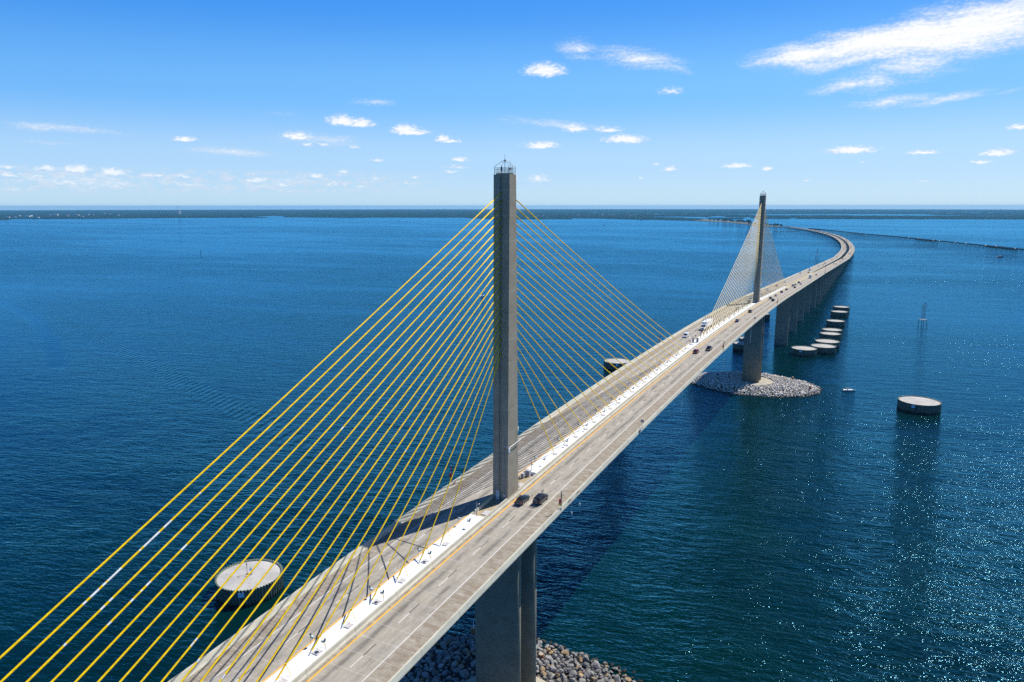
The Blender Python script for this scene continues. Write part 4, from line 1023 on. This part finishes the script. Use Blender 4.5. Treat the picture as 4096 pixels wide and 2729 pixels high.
def road_sign(x, y, label, w=.45, h=.6, H=2.6):
    t = thing('road_sign', label, 'sign', (x, y, zr(y)+.2))
    MB().tube([(0, 0, 0), (0, 0, H)], .05, 6).build('post', 'steel', t); MB().box(-w, w, -.03, .03, H-h, H+h*.3).build('sign_panel', 'steel', t)
road_sign(14.38, 56.8, 'small rectangular road sign on the right parapet between the pylons')
road_sign(14.38, 262, 'small blue-grey sign on the right parapet before the far main pier', .5, .7, 3.0)
road_sign(-14.38, 62, 'thin sign post on the left parapet beyond the near pylon', .16, .9, 2.8)
road_sign(-15.0, 1246, 'tiny sign on the left parapet of the approach roadway before the curve', .8, 1.0, 4)
o = thing('lamp_standard', 'tall thin pole on the right parapet where the roadways split', 'pole', (14.45, 823, zr(823)))
MB().tube([(0, 0, -.4), (0, 0, 13)], .16, 6).build('pole', 'steel', o); MB().tube([(0, 0, 13), (-2.2, 0, 13.4)], .1, 5).build('arm', 'steel', o); MB().box(-.3, .3, -.3, .3, -.6, 3).build('base_cabinet', 'rust', o)
o = MB().box(-.12, .12, -.5, .5, 0, .75).build('junction_box', 'steel', loc=(14.6, 54.3, zr(54.3)+.2)); tag(o, 'small grey junction box fixed to the outside of the right parapet by the road sign', 'box')
def nav_light(y, label):
    t = thing('navigation_light', label, 'lamp', (14.47, y, zr(y)), 0, 'navigation lights hung under the right parapet')
    mb = MB()
    for dy in (-.35, .35): mb.tube([(-.1, dy, .1), (0, dy, .95), (.55, dy, 1.0)], .045, 5)
    mb.tube([(.55, -.35, 1.0), (.55, .35, 1.0)], .045, 5); mb.build('bracket', 'rust', t)
    MB().tube([(.55, 0, 1.0), (.55, 0, -1.9)], .02, 4).build('cable', 'whitep', t)
    MB().tube([(.55, 0, -1.9), (.55, 0, -2.1), (.55, 0, -2.6)], [.12, .17, .15], 8).build('lamp', 'whitep', t)
nav_light(2.6, 'navigation light with a tan bracket nearer the call box pole'); nav_light(7.4, 'navigation light with a dark bracket farther from the call box pole')
def drain(y, L, label):
    t = thing('drain_pipe', label, 'pipe', (14.3, y, zr(y)-.1), 0, 'drain pipes hanging under the right edge of the deck')
    MB().tube([(.2, 0, -.05), (.25, 0, -L)], .10, 8).build('pipe', 'whitep', t); MB().tube([(-2.5, 0, -1.0), (.2, 0, -.6)], .06, 5).build('hanger', 'steel', t)
drain(103, 7.0, 'pale pipe hanging below the deck edge in front of open water'); drain(178.5, 7.5, 'pale pipe hanging below the deck edge under the midspan call box'); drain(250, 8.5, 'pale pipe hanging in front of the far main pier')

# ---------------------------------------------------------------- BOATS AND CHANNEL MARKERS
HDG = math.atan2(.45, .89)-PI/2
def hull(L, w, h, mb=None):
    mb = mb or MB(); rg = []
    for f, ww, zb in ((-.5, .86, .0), (-.2, 1, .0), (.15, .95, .02), (.35, .62, .12), (.46, .25, .3), (.5, .04, .5)):
        y = f*L; W_ = w*ww; rg.append([(-W_*.55, y, -.15+zb*h), (0, y, -.25+zb*h), (W_*.55, y, -.15+zb*h), (W_, y, h*(1+.25*max(0, f))), (W_*.9, y, h*(1+.25*max(0, f))), (W_*.5, y, h*.55+zb*h*.3), (-W_*.5, y, h*.55+zb*h*.3), (-W_*.9, y, h*(1+.25*max(0, f))), (-W_, y, h*(1+.25*max(0, f)))])
    mb.rings(rg); return mb
def person(loc, label, rz=0, seated=False):
    t = thing('person', label, 'person', loc, rz)
    import bmesh
    me = bpy.data.meshes.new('body'); 
    J = [(0, 0, .95), (0, 0, 1.25), (0, 0, 1.45), (0, 0, 1.62), (0, .01, 1.72), (-.19, 0, 1.42), (-.26, .12, 1.14), (-.2, .34, 1.08), (.19, 0, 1.42), (.26, .12, 1.14), (.2, .34, 1.08), (-.1, 0, .9), (-.12, .04, .48), (-.12, 0, .05), (-.12, .16, .02), (.1, 0, .9), (.12, .04, .48), (.12, 0, .05), (.12, .16, .02)]
    E_ = [(0, 1), (1, 2), (2, 3), (3, 4), (2, 5), (5, 6), (6, 7), (2, 8), (8, 9), (9, 10), (0, 11), (11, 12), (12, 13), (13, 14), (0, 15), (15, 16), (16, 17), (17, 18)]
    Rr = [.14, .14, .12, .07, .10, .06, .045, .035, .06, .045, .035, .09, .06, .045, .04, .09, .06, .045, .04]
    me.from_pydata(J, E_, []); o = bpy.data.objects.new('body', me); sc.collection.objects.link(o); o.parent = t; me.materials.append(M('skin'))
    m_ = o.modifiers.new('skin', 'SKIN'); 
    for v, r_ in zip(me.skin_vertices[0].data if me.skin_vertices else [], Rr): v.radius = (r_, r_)
    o.modifiers.new('sub', 'SUBSURF').levels = 1
    MB().rings([[(.2*a*math.cos(q*PI/4), .14*a*math.sin(q*PI/4), z) for q in range(8)] for z, a in ((.92, .9), (1.2, .95), (1.42, 1.15), (1.48, .6))]).build('shirt', 'shirt', t)
    MB().rings([[(.2*a*math.cos(q*PI/4), .15*a*math.sin(q*PI/4), z) for q in range(8)] for z, a in ((.6, 1.1), (.8, 1.05), (.95, .95))]).build('shorts', 'shorts', t)
    return t
t = thing('fishing_boat', 'small white open boat with an outboard, bow to the right, beside the far rubble island', 'boat', (60.9, 380.6, 0), HDG)
fixn(hull(8.2, 1.25, .75).build('hull', 'whitep', t)); MB().box(-.45, .45, -1.4, -.6, .5, 1.5).build('console', 'whitep', t); MB().box(-.4, .4, -1.35, -1.3, 1.5, 1.9).build('windshield', 'glass', t)
MB().box(-.25, .25, -4.7, -4.1, .1, 1.25).build('outboard_motor', 'dark', t); MB().box(-1.0, 1.0, -.2, 1.6, .52, .6).build('foredeck', 'whitep', t)
mb = MB()
for sx in (-.6, .6):
    for sy in (-1.8, -.2): mb.tube([(sx, sy, .5), (sx*.8, sy, 2.1)], .03, 4)
mb.box(-.7, .7, -2.0, 0, 2.1, 2.16); mb.build('sun_top', 'dark', t)
person((59.0-.2, 379.6, .42), 'person in a yellow shirt standing at the stern of the white boat', HDG)
t = thing('motor_boat', 'dark boat in the shade at the front left of the far rubble island', 'boat', (-6.8, 334.8, 0), HDG+.15)
fixn(hull(6.0, 1.1, .6).build('hull', 'dark', t)); MB().box(-.4, .4, -.9, -.2, .4, 1.3).build('console', 'steel', t); MB().box(-.2, .2, -3.4, -3.0, .1, 1.0).build('outboard_motor', 'dark', t)
t = thing('motor_boat', 'dark cabin boat on the open bay at the far right', 'boat', (334.4, 1938, 0), HDG)
fixn(hull(15, 2.4, 1.5).build('hull', 'dark', t)); fixn(loftbox([(-4, 1.2, 2.8, 1.8, 1.6), (2.0, 1.2, 2.8, 1.8, 1.5), (3.4, 1.2, 1.6, 1.5, 1.2)]).build('cabin', 'steel', t))
t = thing('motor_boat', 'small white boat on the bay seen between the near stays beside the pylon', 'boat', (-408.6, 714.4, 0), HDG+.9)
fixn(hull(8, 1.4, .8).build('hull', 'whitep', t)); MB().box(-.5, .5, -1, 0, .6, 2).build('console', 'dark', t)
t = thing('channel_buoy', 'tiny dark buoy alone on the bay at the far left', 'buoy', (-1566, 1213, 0)); MB().tube([(0, 0, -.5), (0, 0, 1.0), (0, 0, 1.1), (0, 0, 5.5)], [1.2, 1.2, .5, .25], 8).build('body', 'dark', t); MB().box(-.8, .8, -.2, .2, 3.5, 5).build('daymark', 'dark', t)
for x, y, lab in ((-3330, 4660, 'tiny white boat with a short wake near the far left shore'), (-1510, 4260, 'tiny white boat far out below the distant shore at centre'), (1300, 4500, 'tiny speedboat with a white wake in the far right bay')):
    t = thing('speedboat', lab, 'boat', (x, y, 0), HDG); fixn(hull(14, 2.2, 1.8).build('hull', 'whitep', t)); fixn(loftbox([(-3, 1.5, 3.2, 1.7, 1.5), (2, 1.5, 3.0, 1.6, 1.3)]).build('cabin', 'whitep', t))
def marker_tower(x, y, label, H=23.0, sc_=1.0):
    t = thing('channel_marker_tower', label, 'navigation tower', (x, y, 0), HDG)
    t.scale = (sc_,)*3
    mb = MB()
    for sx in (-1, 1):
        for sy in (-1, 1): MB().tube([(sx*3.4, sy*3.0, -2), (sx*2.4, sy*2.2, 5.4)], .28, 8).build('pile', 'dark', t)
    MB().box(-3.0, 3.0, -2.8, 2.8, 5.4, 5.9).build('platform', 'steel', t)
    mb = MB(); tx = 1.15
    for sx in (-1, 1):
        for sy in (-1, 1): mb.tube([(sx*tx, sy*tx, 5.9), (sx*tx, sy*tx, H-1.5)], .10, 5)
    z = 5.9; i = 0
    while z < H-2.5:
        z2 = z+2.2
        for a, b_ in (((-tx, -tx), (tx, -tx)), ((tx, -tx), (tx, tx)), ((tx, tx), (-tx, tx)), ((-tx, tx), (-tx, -tx))):
            mb.tube([(a[0], a[1], z), (b_[0], b_[1], z)], .06, 4); mb.tube([(a[0], a[1], z), (b_[0], b_[1], min(z2, H-1.5))], .05, 4)
        z = z2
    mb.build('lattice_mast', 'dark', t)
    MB().box(-1.6, 1.6, -1.4, 1.4, H-1.5, H-1.2).build('top_platform', 'dark', t); MB().tube([(.8, 0, H-1.2), (.8, 0, H+.6)], .35, 8).build('beacon', 'dark', t)
marker_tower(117.8, 708.6, 'dark lattice navigation tower on four piles standing in the bay at right')
marker_tower(-57.2, 1708.8, 'hazy lattice navigation tower on piles inside the bridge curve', 22.5)

# ---------------------------------------------------------------- OLD FISHING PIER
pp = [(-262, 3930), (-227, 3880), (-134, 3640), (-46, 3400), (6, 3262), (141, 2950), (216, 2760), (279, 2590), (345, 2420), (382, 2320), (421, 2212), (470, 2080), (520, 1940)]
fp = thing('fishing_pier', 'long low pier with parked vehicles crossing the bay at the far right', 'pier')
def ptan(i):
    a, b_ = pp[max(i-1, 0)], pp[min(i+1, len(pp)-1)]; v = Vector((b_[0]-a[0], b_[1]-a[1])).normalized(); return v, Vector((v.y, -v.x))
mb = MB(); mb2 = MB()
rg = []; rg2 = [[], []]
for i, q in enumerate(pp):
    v, nn = ptan(i); q = Vector(q)
    rg.append([(*(q-nn*6.5), 4.6), (*(q+nn*6.5), 4.6), (*(q+nn*6.5), 5.6), (*(q-nn*6.5), 5.6)])
mb.rings(rg); fixn(mb.build('deck', 'timber', fp))
mb = MB(); rg = []
for i, q in enumerate(pp):
    v, nn = ptan(i); q = Vector(q); rg.append([(*(q-nn*4.6), 5.61), (*(q+nn*4.6), 5.61)])
mb.rings(rg, close=False, caps=False); mb.build('roadway', 'cap', fp)
for s in (-1, 1):
    mb = MB(); rg = []
    for i, q in enumerate(pp):
        v, nn = ptan(i); q = Vector(q)+nn*s*6.2; rg.append([(q.x-.15, q.y, 5.6), (q.x+.15, q.y, 5.6), (q.x+.15, q.y, 6.7), (q.x-.15, q.y, 6.7)])
    mb.rings(rg); fixn(mb.build('railing', 'timber', fp))
cum = 0; step = 24.0; nb = 0
for i in range(len(pp)-1):
    a, b_ = Vector(pp[i]), Vector(pp[i+1]); L = (b_-a).length; v = (b_-a)/L; nn = Vector((v.y, -v.x)); s_ = step-cum
    while s_ < L and nb < 98:
        q = a+v*s_; mb = MB(); 
        for k_ in (-5.4, -1.8, 1.8, 5.4): w = q+nn*k_; mb.tube([(w.x, w.y, -2), (w.x, w.y, 4.2)], .55, 6)
        mb.tube([(*(q-nn*6), 4.1), (*(q+nn*6), 4.1)], .6, 4); mb.build('pile_bent', 'timber', fp); nb += 1; s_ += step
    cum = L-(s_-step)
for i, w in ((1, 8), (6, 9), (9, 8)):
    v, nn = ptan(i); q = Vector(pp[i]); MB().obox((q.x, q.y, 3.2), (v.x*70, v.y*70, 0), (nn.x*w, nn.y*w, 0), (0, 0, 1.6)).build('wide_platform', 'timber', fp)
cc = 0
for i, f, k_ in ((3, .2, 0), (4, .1, 0), (5, .35, 0), (5, .7, 1), (6, .3, 0), (6, .55, 0), (7, .15, 0), (7, .5, 0), (8, .2, 0), (8, .75, 1), (9, .6, 0), (10, .3, 0), (2, .4, 0), (3, .8, 0)):
    a, b_ = Vector(pp[i]), Vector(pp[i+1]); q = a.lerp(b_, f); col = 'white'
    if k_:
        o = copy_tree(lo, lt, (q.x, q.y, 5.65), math.atan2(-(b_-a).x, (b_-a).y), 'larger white truck parked on the distant fishing pier', 'white trucks on the fishing pier')
    else:
        o = copy_tree(*fproto['white'], (q.x, q.y, 5.65), math.atan2(-(b_-a).x, (b_-a).y), 'tiny white car parked on the distant fishing pier', 'white cars on the fishing pier')
        o.scale = (1.3, 1.3, 1.3)
t = thing('boat_dock', 'small dark wooden dock on the water left of the curving trestle', 'dock', (-300, 3300, 0), 0)
t.location = (-330, 3560, 0); t.rotation_euler = (0, 0, HDG)
MB().box(-10, 10, -60, 60, 2.0, 3.0).build('deck', 'timber', t); mb = MB()
for y in range(-56, 60, 14): MB().tube([(0, y, -2), (0, y, 2)], 1.0, 6).build('pile', 'timber', t)

# ---------------------------------------------------------------- LAND, WOODS, TREES, DISTANT BUILDINGS
POLY = {
'main_left' : [(-6896.0, 2614.0), (-6990.0, 3561.0), (-7048.0, 3664.0), (-7613.0, 3971.0), (-7235.0, 4145.0), (-6869.0, 4470.0), (-6822.0, 4822.0), (-6447.0, 5259.0), (-6083.0, 5611.0), (-5866.0, 5616.0), (-6036.0, 5826.0), (-6548.0, 6008.0), (-7002.0, 6892.0), (-6341.0, 6438.0), (-5954.0, 5963.0), (-5514.0, 5966.0), (-5020.0, 6003.0), (-4629.0, 6369.0), (-4159.0, 6396.0), (-4002.0, 6655.0), (-3656.0, 6275.0), (-3284.0, 5970.0), (-2733.0, 6151.0), (-2547.0, 6237.0), (-2671.0, 6563.0), (-2630.0, 6663.0), (-2329.0, 6563.0), (-1763.0, 6253.0), (-1524.0, 6109.0), (-1313.0, 5970.0), (-1285.0, 6099.0), (-1447.0, 6819.0), (-1650.0, 7195.0), (-1887.0, 7525.0), (-2228.0, 7858.0), (-2535.0, 8384.0), (-2624.0, 9114.0), (-2967.0, 10554.0), (-3703.0, 13486.0), (-8600.0, 25900.0), (-15500., 22500.), (-21500., 17000.), (-25500.0, 10500.0)],
'far_right' : [(-2898.0, 10583.0), (-2451.0, 10598.0), (-1342.0, 11259.0), (-345.0, 11764.0), (611.0, 12107.0), (759.0, 10894.0), (1370.0, 10499.0), (2154.0, 10726.0), (2877.0, 10814.0), (9500.0, 25600.0), (4500., 26900.), (0., 27400.), (-4500.0, 27100.0), (-8700.0, 25900.0), (-5000., 16500.)],
'mid' : [(-2472.0, 8180.0), (-2098.0, 8349.0), (-1669.0, 8111.0), (-1770.0, 8728.0), (-1628.0, 8912.0), (-1383.0, 8040.0), (-1210.0, 8119.0), (-1249.0, 8731.0), (-1443.0, 9920.0), (-1868.0, 10186.0), (-2573.0, 10201.0), (-2760.0, 9954.0)],
'long' : [(-1082.0, 7374.0), (-919.0, 7137.0), (-715.0, 7231.0), (-750.0, 7777.0), (-704.0, 7798.0), (-644.0, 7264.0), (-189.0, 7400.0), (437.0, 7617.0), (1231.0, 7844.0), (2145.0, 7941.0), (2692.0, 10088.0), (1550.0, 9992.0), (552.0, 10134.0), (-277.0, 9840.0), (-351.0, 10262.0), (-673.0, 10119.0), (-750.0, 9947.0), (-1156.0, 9766.0), (-1370.0, 9536.0)],
'thin' : [(-1431.0, 7054.0), (-1238.0, 6842.0), (-1121.0, 6896.0), (-1200.0, 7402.0), (-1461.0, 7366.0)],
'cause' : [(-1318.0, 5854.0), (-1076.0, 5552.0), (-926.0, 5342.0), (-708.0, 4810.0), (-577.0, 4602.0), (-510.0, 4391.0), (-432.0, 4233.0), (-467.0, 4530.0), (-556.0, 4710.0), (-753.0, 5252.0), (-962.0, 5859.0), (-1177.0, 6210.0), (-1451.0, 6817.0)],
}
def inside(x, y, pl):
    c = False; j = len(pl)-1
    for i in range(len(pl)):
        if (pl[i][1] > y) != (pl[j][1] > y) and x < (pl[j][0]-pl[i][0])*(y-pl[i][1])/(pl[j][1]-pl[i][1])+pl[i][0]: c = not c
        j = i
    return c
def refine(pl, st, amp):
    out = []
    for i, a in enumerate(pl):
        b_ = pl[(i+1) % len(pl)]; L = math.dist(a, b_); k_ = max(1, int(L/st))
        for j in range(k_):
            f = j/k_; x, y = a[0]+(b_[0]-a[0])*f, a[1]+(b_[1]-a[1])*f
            w = amp*min(1, 4*f*(1-f)+.3); out.append((x+w*noise.noise((x/260, y/260, 1)), y+w*noise.noise((x/260, y/260, 9))))
    return out
LAND = {'main_left': ('long mainland shore along the left horizon', 120, 60), 'far_right': ('far flat mainland along the right horizon', 200, 60), 'mid': ('low wooded spit between two channels left of the far pylon', 110, 40), 'long': ('long low mangrove island behind the bridge curve', 110, 50), 'thin': ('thin islet left of the far pylon', 60, 10), 'cause': ('narrow causeway land joining the trestle to the shore', 50, 5)}
import bmesh
for k_, pl in POLY.items():
    lab, st, amp = LAND[k_]; rp = refine(pl, st, amp)
    def slab(z0, z1, name, mt, ins=1.0, rough=0.0):
        bm = bmesh.new(); vs = [bm.verts.new((x, y, z1+rough*noise.noise((x/45, y/45, 2)))) for x, y in rp]
        f = bm.faces.new(vs); bot = [bm.verts.new((v.co.x, v.co.y, z0)) for v in vs]
        for i in range(len(vs)): bm.faces.new((vs[i], bot[i], bot[(i+1) % len(vs)], vs[(i+1) % len(vs)]))
        bmesh.ops.recalc_face_normals(bm, faces=bm.faces); bmesh.ops.triangulate(bm, faces=[q for q in bm.faces if len(q.verts) > 4])
        me = bpy.data.meshes.new(name); bm.to_mesh(me); bm.free(); me.materials.append(M(mt)); o = bpy.data.objects.new(name, me); sc.collection.objects.link(o); return o
    tag(slab(-1, 1.2, 'land', 'land'), lab, kind='structure')
    if k_ != 'cause':
        o = slab(.5, 2.2, 'coastal_woodland', 'wood', rough=2.0)
        # lumpy canopy: low domes scattered inside the outline
        xs = [p_[0] for p_ in rp]; ys_ = [p_[1] for p_ in rp]; mb = MB(); r_ = random.Random(len(k_))
        big_ = k_ in ('main_left', 'far_right'); n_c = 2600 if big_ else 1100
        for _ in range(n_c):
            x, y = r_.uniform(min(xs), max(xs)), r_.uniform(min(ys_), max(ys_))
            if not inside(x, y, rp): continue
            d = math.hypot(x-70, y+134); R_ = r_.uniform(14, 34)*(d/7000); H_ = r_.uniform(.5, 3.2)*1.0
            kk = len(mb.v); N = 7
            for j in range(N): a = 2*PI*j/N; q = r_.uniform(.75, 1.2); mb.v.append((x+R_*q*math.cos(a)*1.8, y+R_*q*math.sin(a), 1.5))
            for j in range(N): a = 2*PI*j/N; q = r_.uniform(.4, .7); mb.v.append((x+R_*q*math.cos(a)*1.8, y+R_*q*math.sin(a), 2.4+H_*r_.uniform(.6, 1)))
            mb.v.append((x, y, 2.4+H_))
            for j in range(N): mb.face((kk+j, kk+(j+1) % N, kk+N+(j+1) % N, kk+N+j)); mb.face((kk+N+j, kk+N+(j+1) % N, kk+2*N))
        c_ = mb.build('tree_canopy', 'wood'); c_.parent = o
        tag(o, {'main_left': 'dark blue-green woods along the left mainland', 'far_right': 'hazy woods along the far right mainland', 'mid': 'woods on the spit left of the far pylon', 'long': 'dense mangroves covering the long island', 'thin': 'mangroves on the thin islet'}[k_], kind='stuff'); c_['kind'] = 'stuff'
# trees on the causeway
def make_tree(seed, label):
    r_ = random.Random(seed); t = thing('causeway_tree', label, 'tree', group='trees on the causeway')
    mb = MB(); mb.tube([(0, 0, -.5), (.2, .1, 3), (.1, 0, 6)], [.7, .5, .25], 6)
    for a in range(4): an = a*1.6; mb.tube([(.1, 0, 3.2), (3*math.cos(an), 3*math.sin(an), 6.5)], [.3, .12], 5)
    mb.build('trunk', 'bark', t)
    cr = MB()
    lumps = [(r_.uniform(-4, 4), r_.uniform(-4, 4), r_.uniform(4.5, 8.5), r_.uniform(1.8, 3.0)) for _ in range(9)]
    for _ in range(900):
        x, y, z, R_ = r_.choice(lumps); d = Vector((r_.gauss(0, 1), r_.gauss(0, 1), r_.gauss(0, .8))).normalized()*R_*r_.uniform(.6, 1)
        c = Vector((x, y, z))+d; a = Vector((r_.gauss(0, 1), r_.gauss(0, 1), r_.gauss(0, 1))).normalized()*.55; b_ = a.cross(Vector((r_.gauss(0, 1), r_.gauss(0, 1), r_.gauss(0, 1)))).normalized()*.55
        kk = len(cr.v); cr.v += [tuple(c-a), tuple(c+b_), tuple(c+a), tuple(c-b_)]; cr.face((kk, kk+1, kk+2, kk+3))
    cr.build('crown', 'leaf', t); return t
TR = [(-1096.0, 5796.0, 20.0), (-1043.0, 5716.0, 22.0), (-1001.0, 5634.0, 25.0), (-960.0, 5600.0, 25.0), (-880.0, 5405.0, 24.0), (-843.0, 5333.0, 27.0), (-795.0, 5184.0, 26.0), (-720.0, 4905.0, 36.0), (-700.0, 4860.0, 17.0), (-612.0, 4675.0, 16.0), (-535.0, 4581.0, 15.0), (-505.0, 4472.0, 13.0), (-490.0, 4440.0, 20.0), (-483.0, 4482.0, 15.0), (-503.0, 4620.0, 16.0), (-463.0, 4470.0, 15.0), (-455.0, 4400.0, 13.0), (-1143.0, 5882.0, 17.0), (-925.0, 5476.0, 18.0), (-659.0, 4789.0, 16.0), (-1195.0, 5969.0, 17.0), (-566.0, 4630.0, 16.0)]
protos = [make_tree(3, 'x'), make_tree(8, 'x')]; ptree = [tree_of(q) for q in protos]
tr_s = sorted(TR)
for i, (x, y, s_) in enumerate(tr_s):
    lab = 'largest round tree on the causeway just left of the far pylon' if s_ > 30 else 'dark round tree on the narrow causeway beyond the bridge'
    if i < 2: t = protos[i]; t['label'] = lab
    else: t = copy_tree(protos[i % 2], ptree[i % 2], (0, 0, 0), 0, lab)
    t.location = (x, y, 1.0); t.rotation_euler = (0, 0, i*1.3); k_ = s_/10.5; t.scale = (k_*1.15, k_*1.15, k_*.85)
    if s_ > 30 and 'group' in t: del t['group']
# distant buildings
BL = [(-9662.0, 5185.0, 38.0), (-10000.0, 5838.0, 86.0), (-8296.0, 4322.0, 41.0), (-7823.0, 4362.0, 39.0), (-8405.0, 4457.0, 23.0), (-9741.0, 5953.0, 48.0), (-9853.0, 6200.0, 46.0), (-7887.0, 4885.0, 25.0), (-9509.0, 6056.0, 27.0), (-8945.0, 6026.0, 36.0), (-9446.0, 5803.0, 47.0), (-9319.0, 5592.0, 29.0), (-11625.0, 7614.0, 39.0), (-9792.0, 5649.0, 21.0), (-10448.0, 6933.0, 20.0), (-8846.0, 5309.0, 20.0), (-8192.0, 12254.0, 181.0), (-3410.0, 7322.0, 16.0), (-4641.0, 11045.0, 41.0), (-4526.0, 11094.0, 41.0), (-4370.0, 11621.0, 103.0), (-3189.0, 8863.0, 26.0), (-3099.0, 8903.0, 26.0), (-3054.0, 8923.0, 20.0), (-2865.0, 9291.0, 41.0), (-2713.0, 8548.0, 25.0), (-3168.0, 10844.0, 48.0), (-2423.0, 9487.0, 35.0), (-2210.0, 9298.0, 27.0), (-1968.0, 9137.0, 47.0), (-1927.0, 10319.0, 23.0), (-1556.0, 10068.0, 37.0), (-3566.0, 11075.0, 33.0), (-3311.0, 12070.0, 36.0), (-1720.0, 13228.0, 68.0), (-1614.0, 13273.0, 29.0), (-1533.0, 13827.0, 71.0), (-123.0, 12973.0, 48.0), (-10.0, 13948.0, 41.0), (152.0, 13090.0, 48.0), (1021.0, 17370.0, 51.0), (886.0, 13849.0, 61.0), (970.0, 12263.0, 63.0), (1438.0, 15067.0, 167.0), (1413.0, 13628.0, 100.0), (2262.0, 17179.0, 63.0), (1779.0, 12615.0, 37.0), (1891.0, 12663.0, 37.0), (1531.0, 12874.0, 66.0), (2349.0, 17215.0, 38.0), (-1050.0, 22452.0, 165.0), (-1132.0, 15151.0, 34.0), (-2328.0, 12973.0, 29.0), (-3131.0, 17507.0, 52.0), (-3700., 8100., 22.), (-3300., 8300., 20.), (-9100., 5000., 60.), (-8700., 4750., 50.)]
def make_bld(flat, i):
    t = thing('distant_building', 'x', 'building')
    MB().box(-1, 1, -.45, .45, 0, .38).build('wall', 'bld', t)
    if flat: MB().box(-1.03, 1.03, -.48, .48, .38, .44).build('roof', 'roof', t)
    else: fixn(MB().rings([[(x, -.5, .38), (x, .5, .38), (x, 0, .62)] for x in (-1.05, 1.05)]).build('roof', 'roofr', t))
    for k_ in (-.6, 0, .6): MB().box(k_-.12, k_+.12, -.47, -.44, .1, .26).build('window', 'win', t)
    return t
bp_ = [make_bld(True, 0), make_bld(False, 1)]; btree = [tree_of(q) for q in bp_]
for i, (x, y, w) in enumerate(BL):
    k_ = 0 if w > 30 else i % 2
    reg = 'left shore' if x < -7000 else ('centre shore' if x < -2350 else 'right shore')
    lab = '%s building among the trees of the distant %s' % ('long white flat-roofed' if w > 60 else ('white flat-roofed' if k_ == 0 else 'small brown-roofed'), reg)
    if i == 0: t = bp_[0]; used0 = True
    elif k_ == 1 and 'placed' not in bp_[1]: t = bp_[1]; t['placed'] = 1
    else: t = copy_tree(bp_[k_], btree[k_], (0, 0, 0), 0, lab)
    t['label'] = lab; t['group'] = lab+'s'
    if 'placed' in t: del t['placed']; bp_[1]['placed'] = 1
    t.location = (x, y, 1.5); t.rotation_euler = (0, 0, HDG+PI/2+rnd.uniform(-.25, .25)); hh = min(w, 60); t.scale = (w/2*1.1, hh*.45, max(22, hh*.6))
if 'placed' in bp_[1]: del bp_[1]['placed']
t = thing('power_station', 'tall chimney with a low block on the left horizon', 'power station', (-21600*.86, 14000*.93, 3))
t.location = (-9560, 7440, 3)
MB().tube([(0, 0, 0), (0, 0, 128)], [4, 3], 12).build('chimney', 'plate', t); MB().box(25, 45, -10, 10, 0, 60).build('boiler_house', 'plate', t)

# ---------------------------------------------------------------- HAZE
hz = MB().box(-28500, 28500, -28500, 28500, -4, 136).build('haze', M('whitep'), loc=(CAM.x, CAM.y, 0)); tag(hz, 'thin blue air over the bay', kind='stuff')
hm = bpy.data.materials.new('haze_air'); hm.use_nodes = True; q = NT(hm.node_tree)
q.n.remove(q.n['Principled BSDF']); pv = q.node('ShaderNodeVolumePrincipled'); pv.inputs['Color'].default_value = (.18, .58, 1.0, 1); pv.inputs['Density'].default_value = 3.2e-5; pv.inputs['Anisotropy'].default_value = .1
q.l.new(pv.outputs[0], q.n['Material Output'].inputs['Volume']); hz.data.materials.clear(); hz.data.materials.append(hm)
print('OBJECTS TOTAL', len(bpy.data.objects))
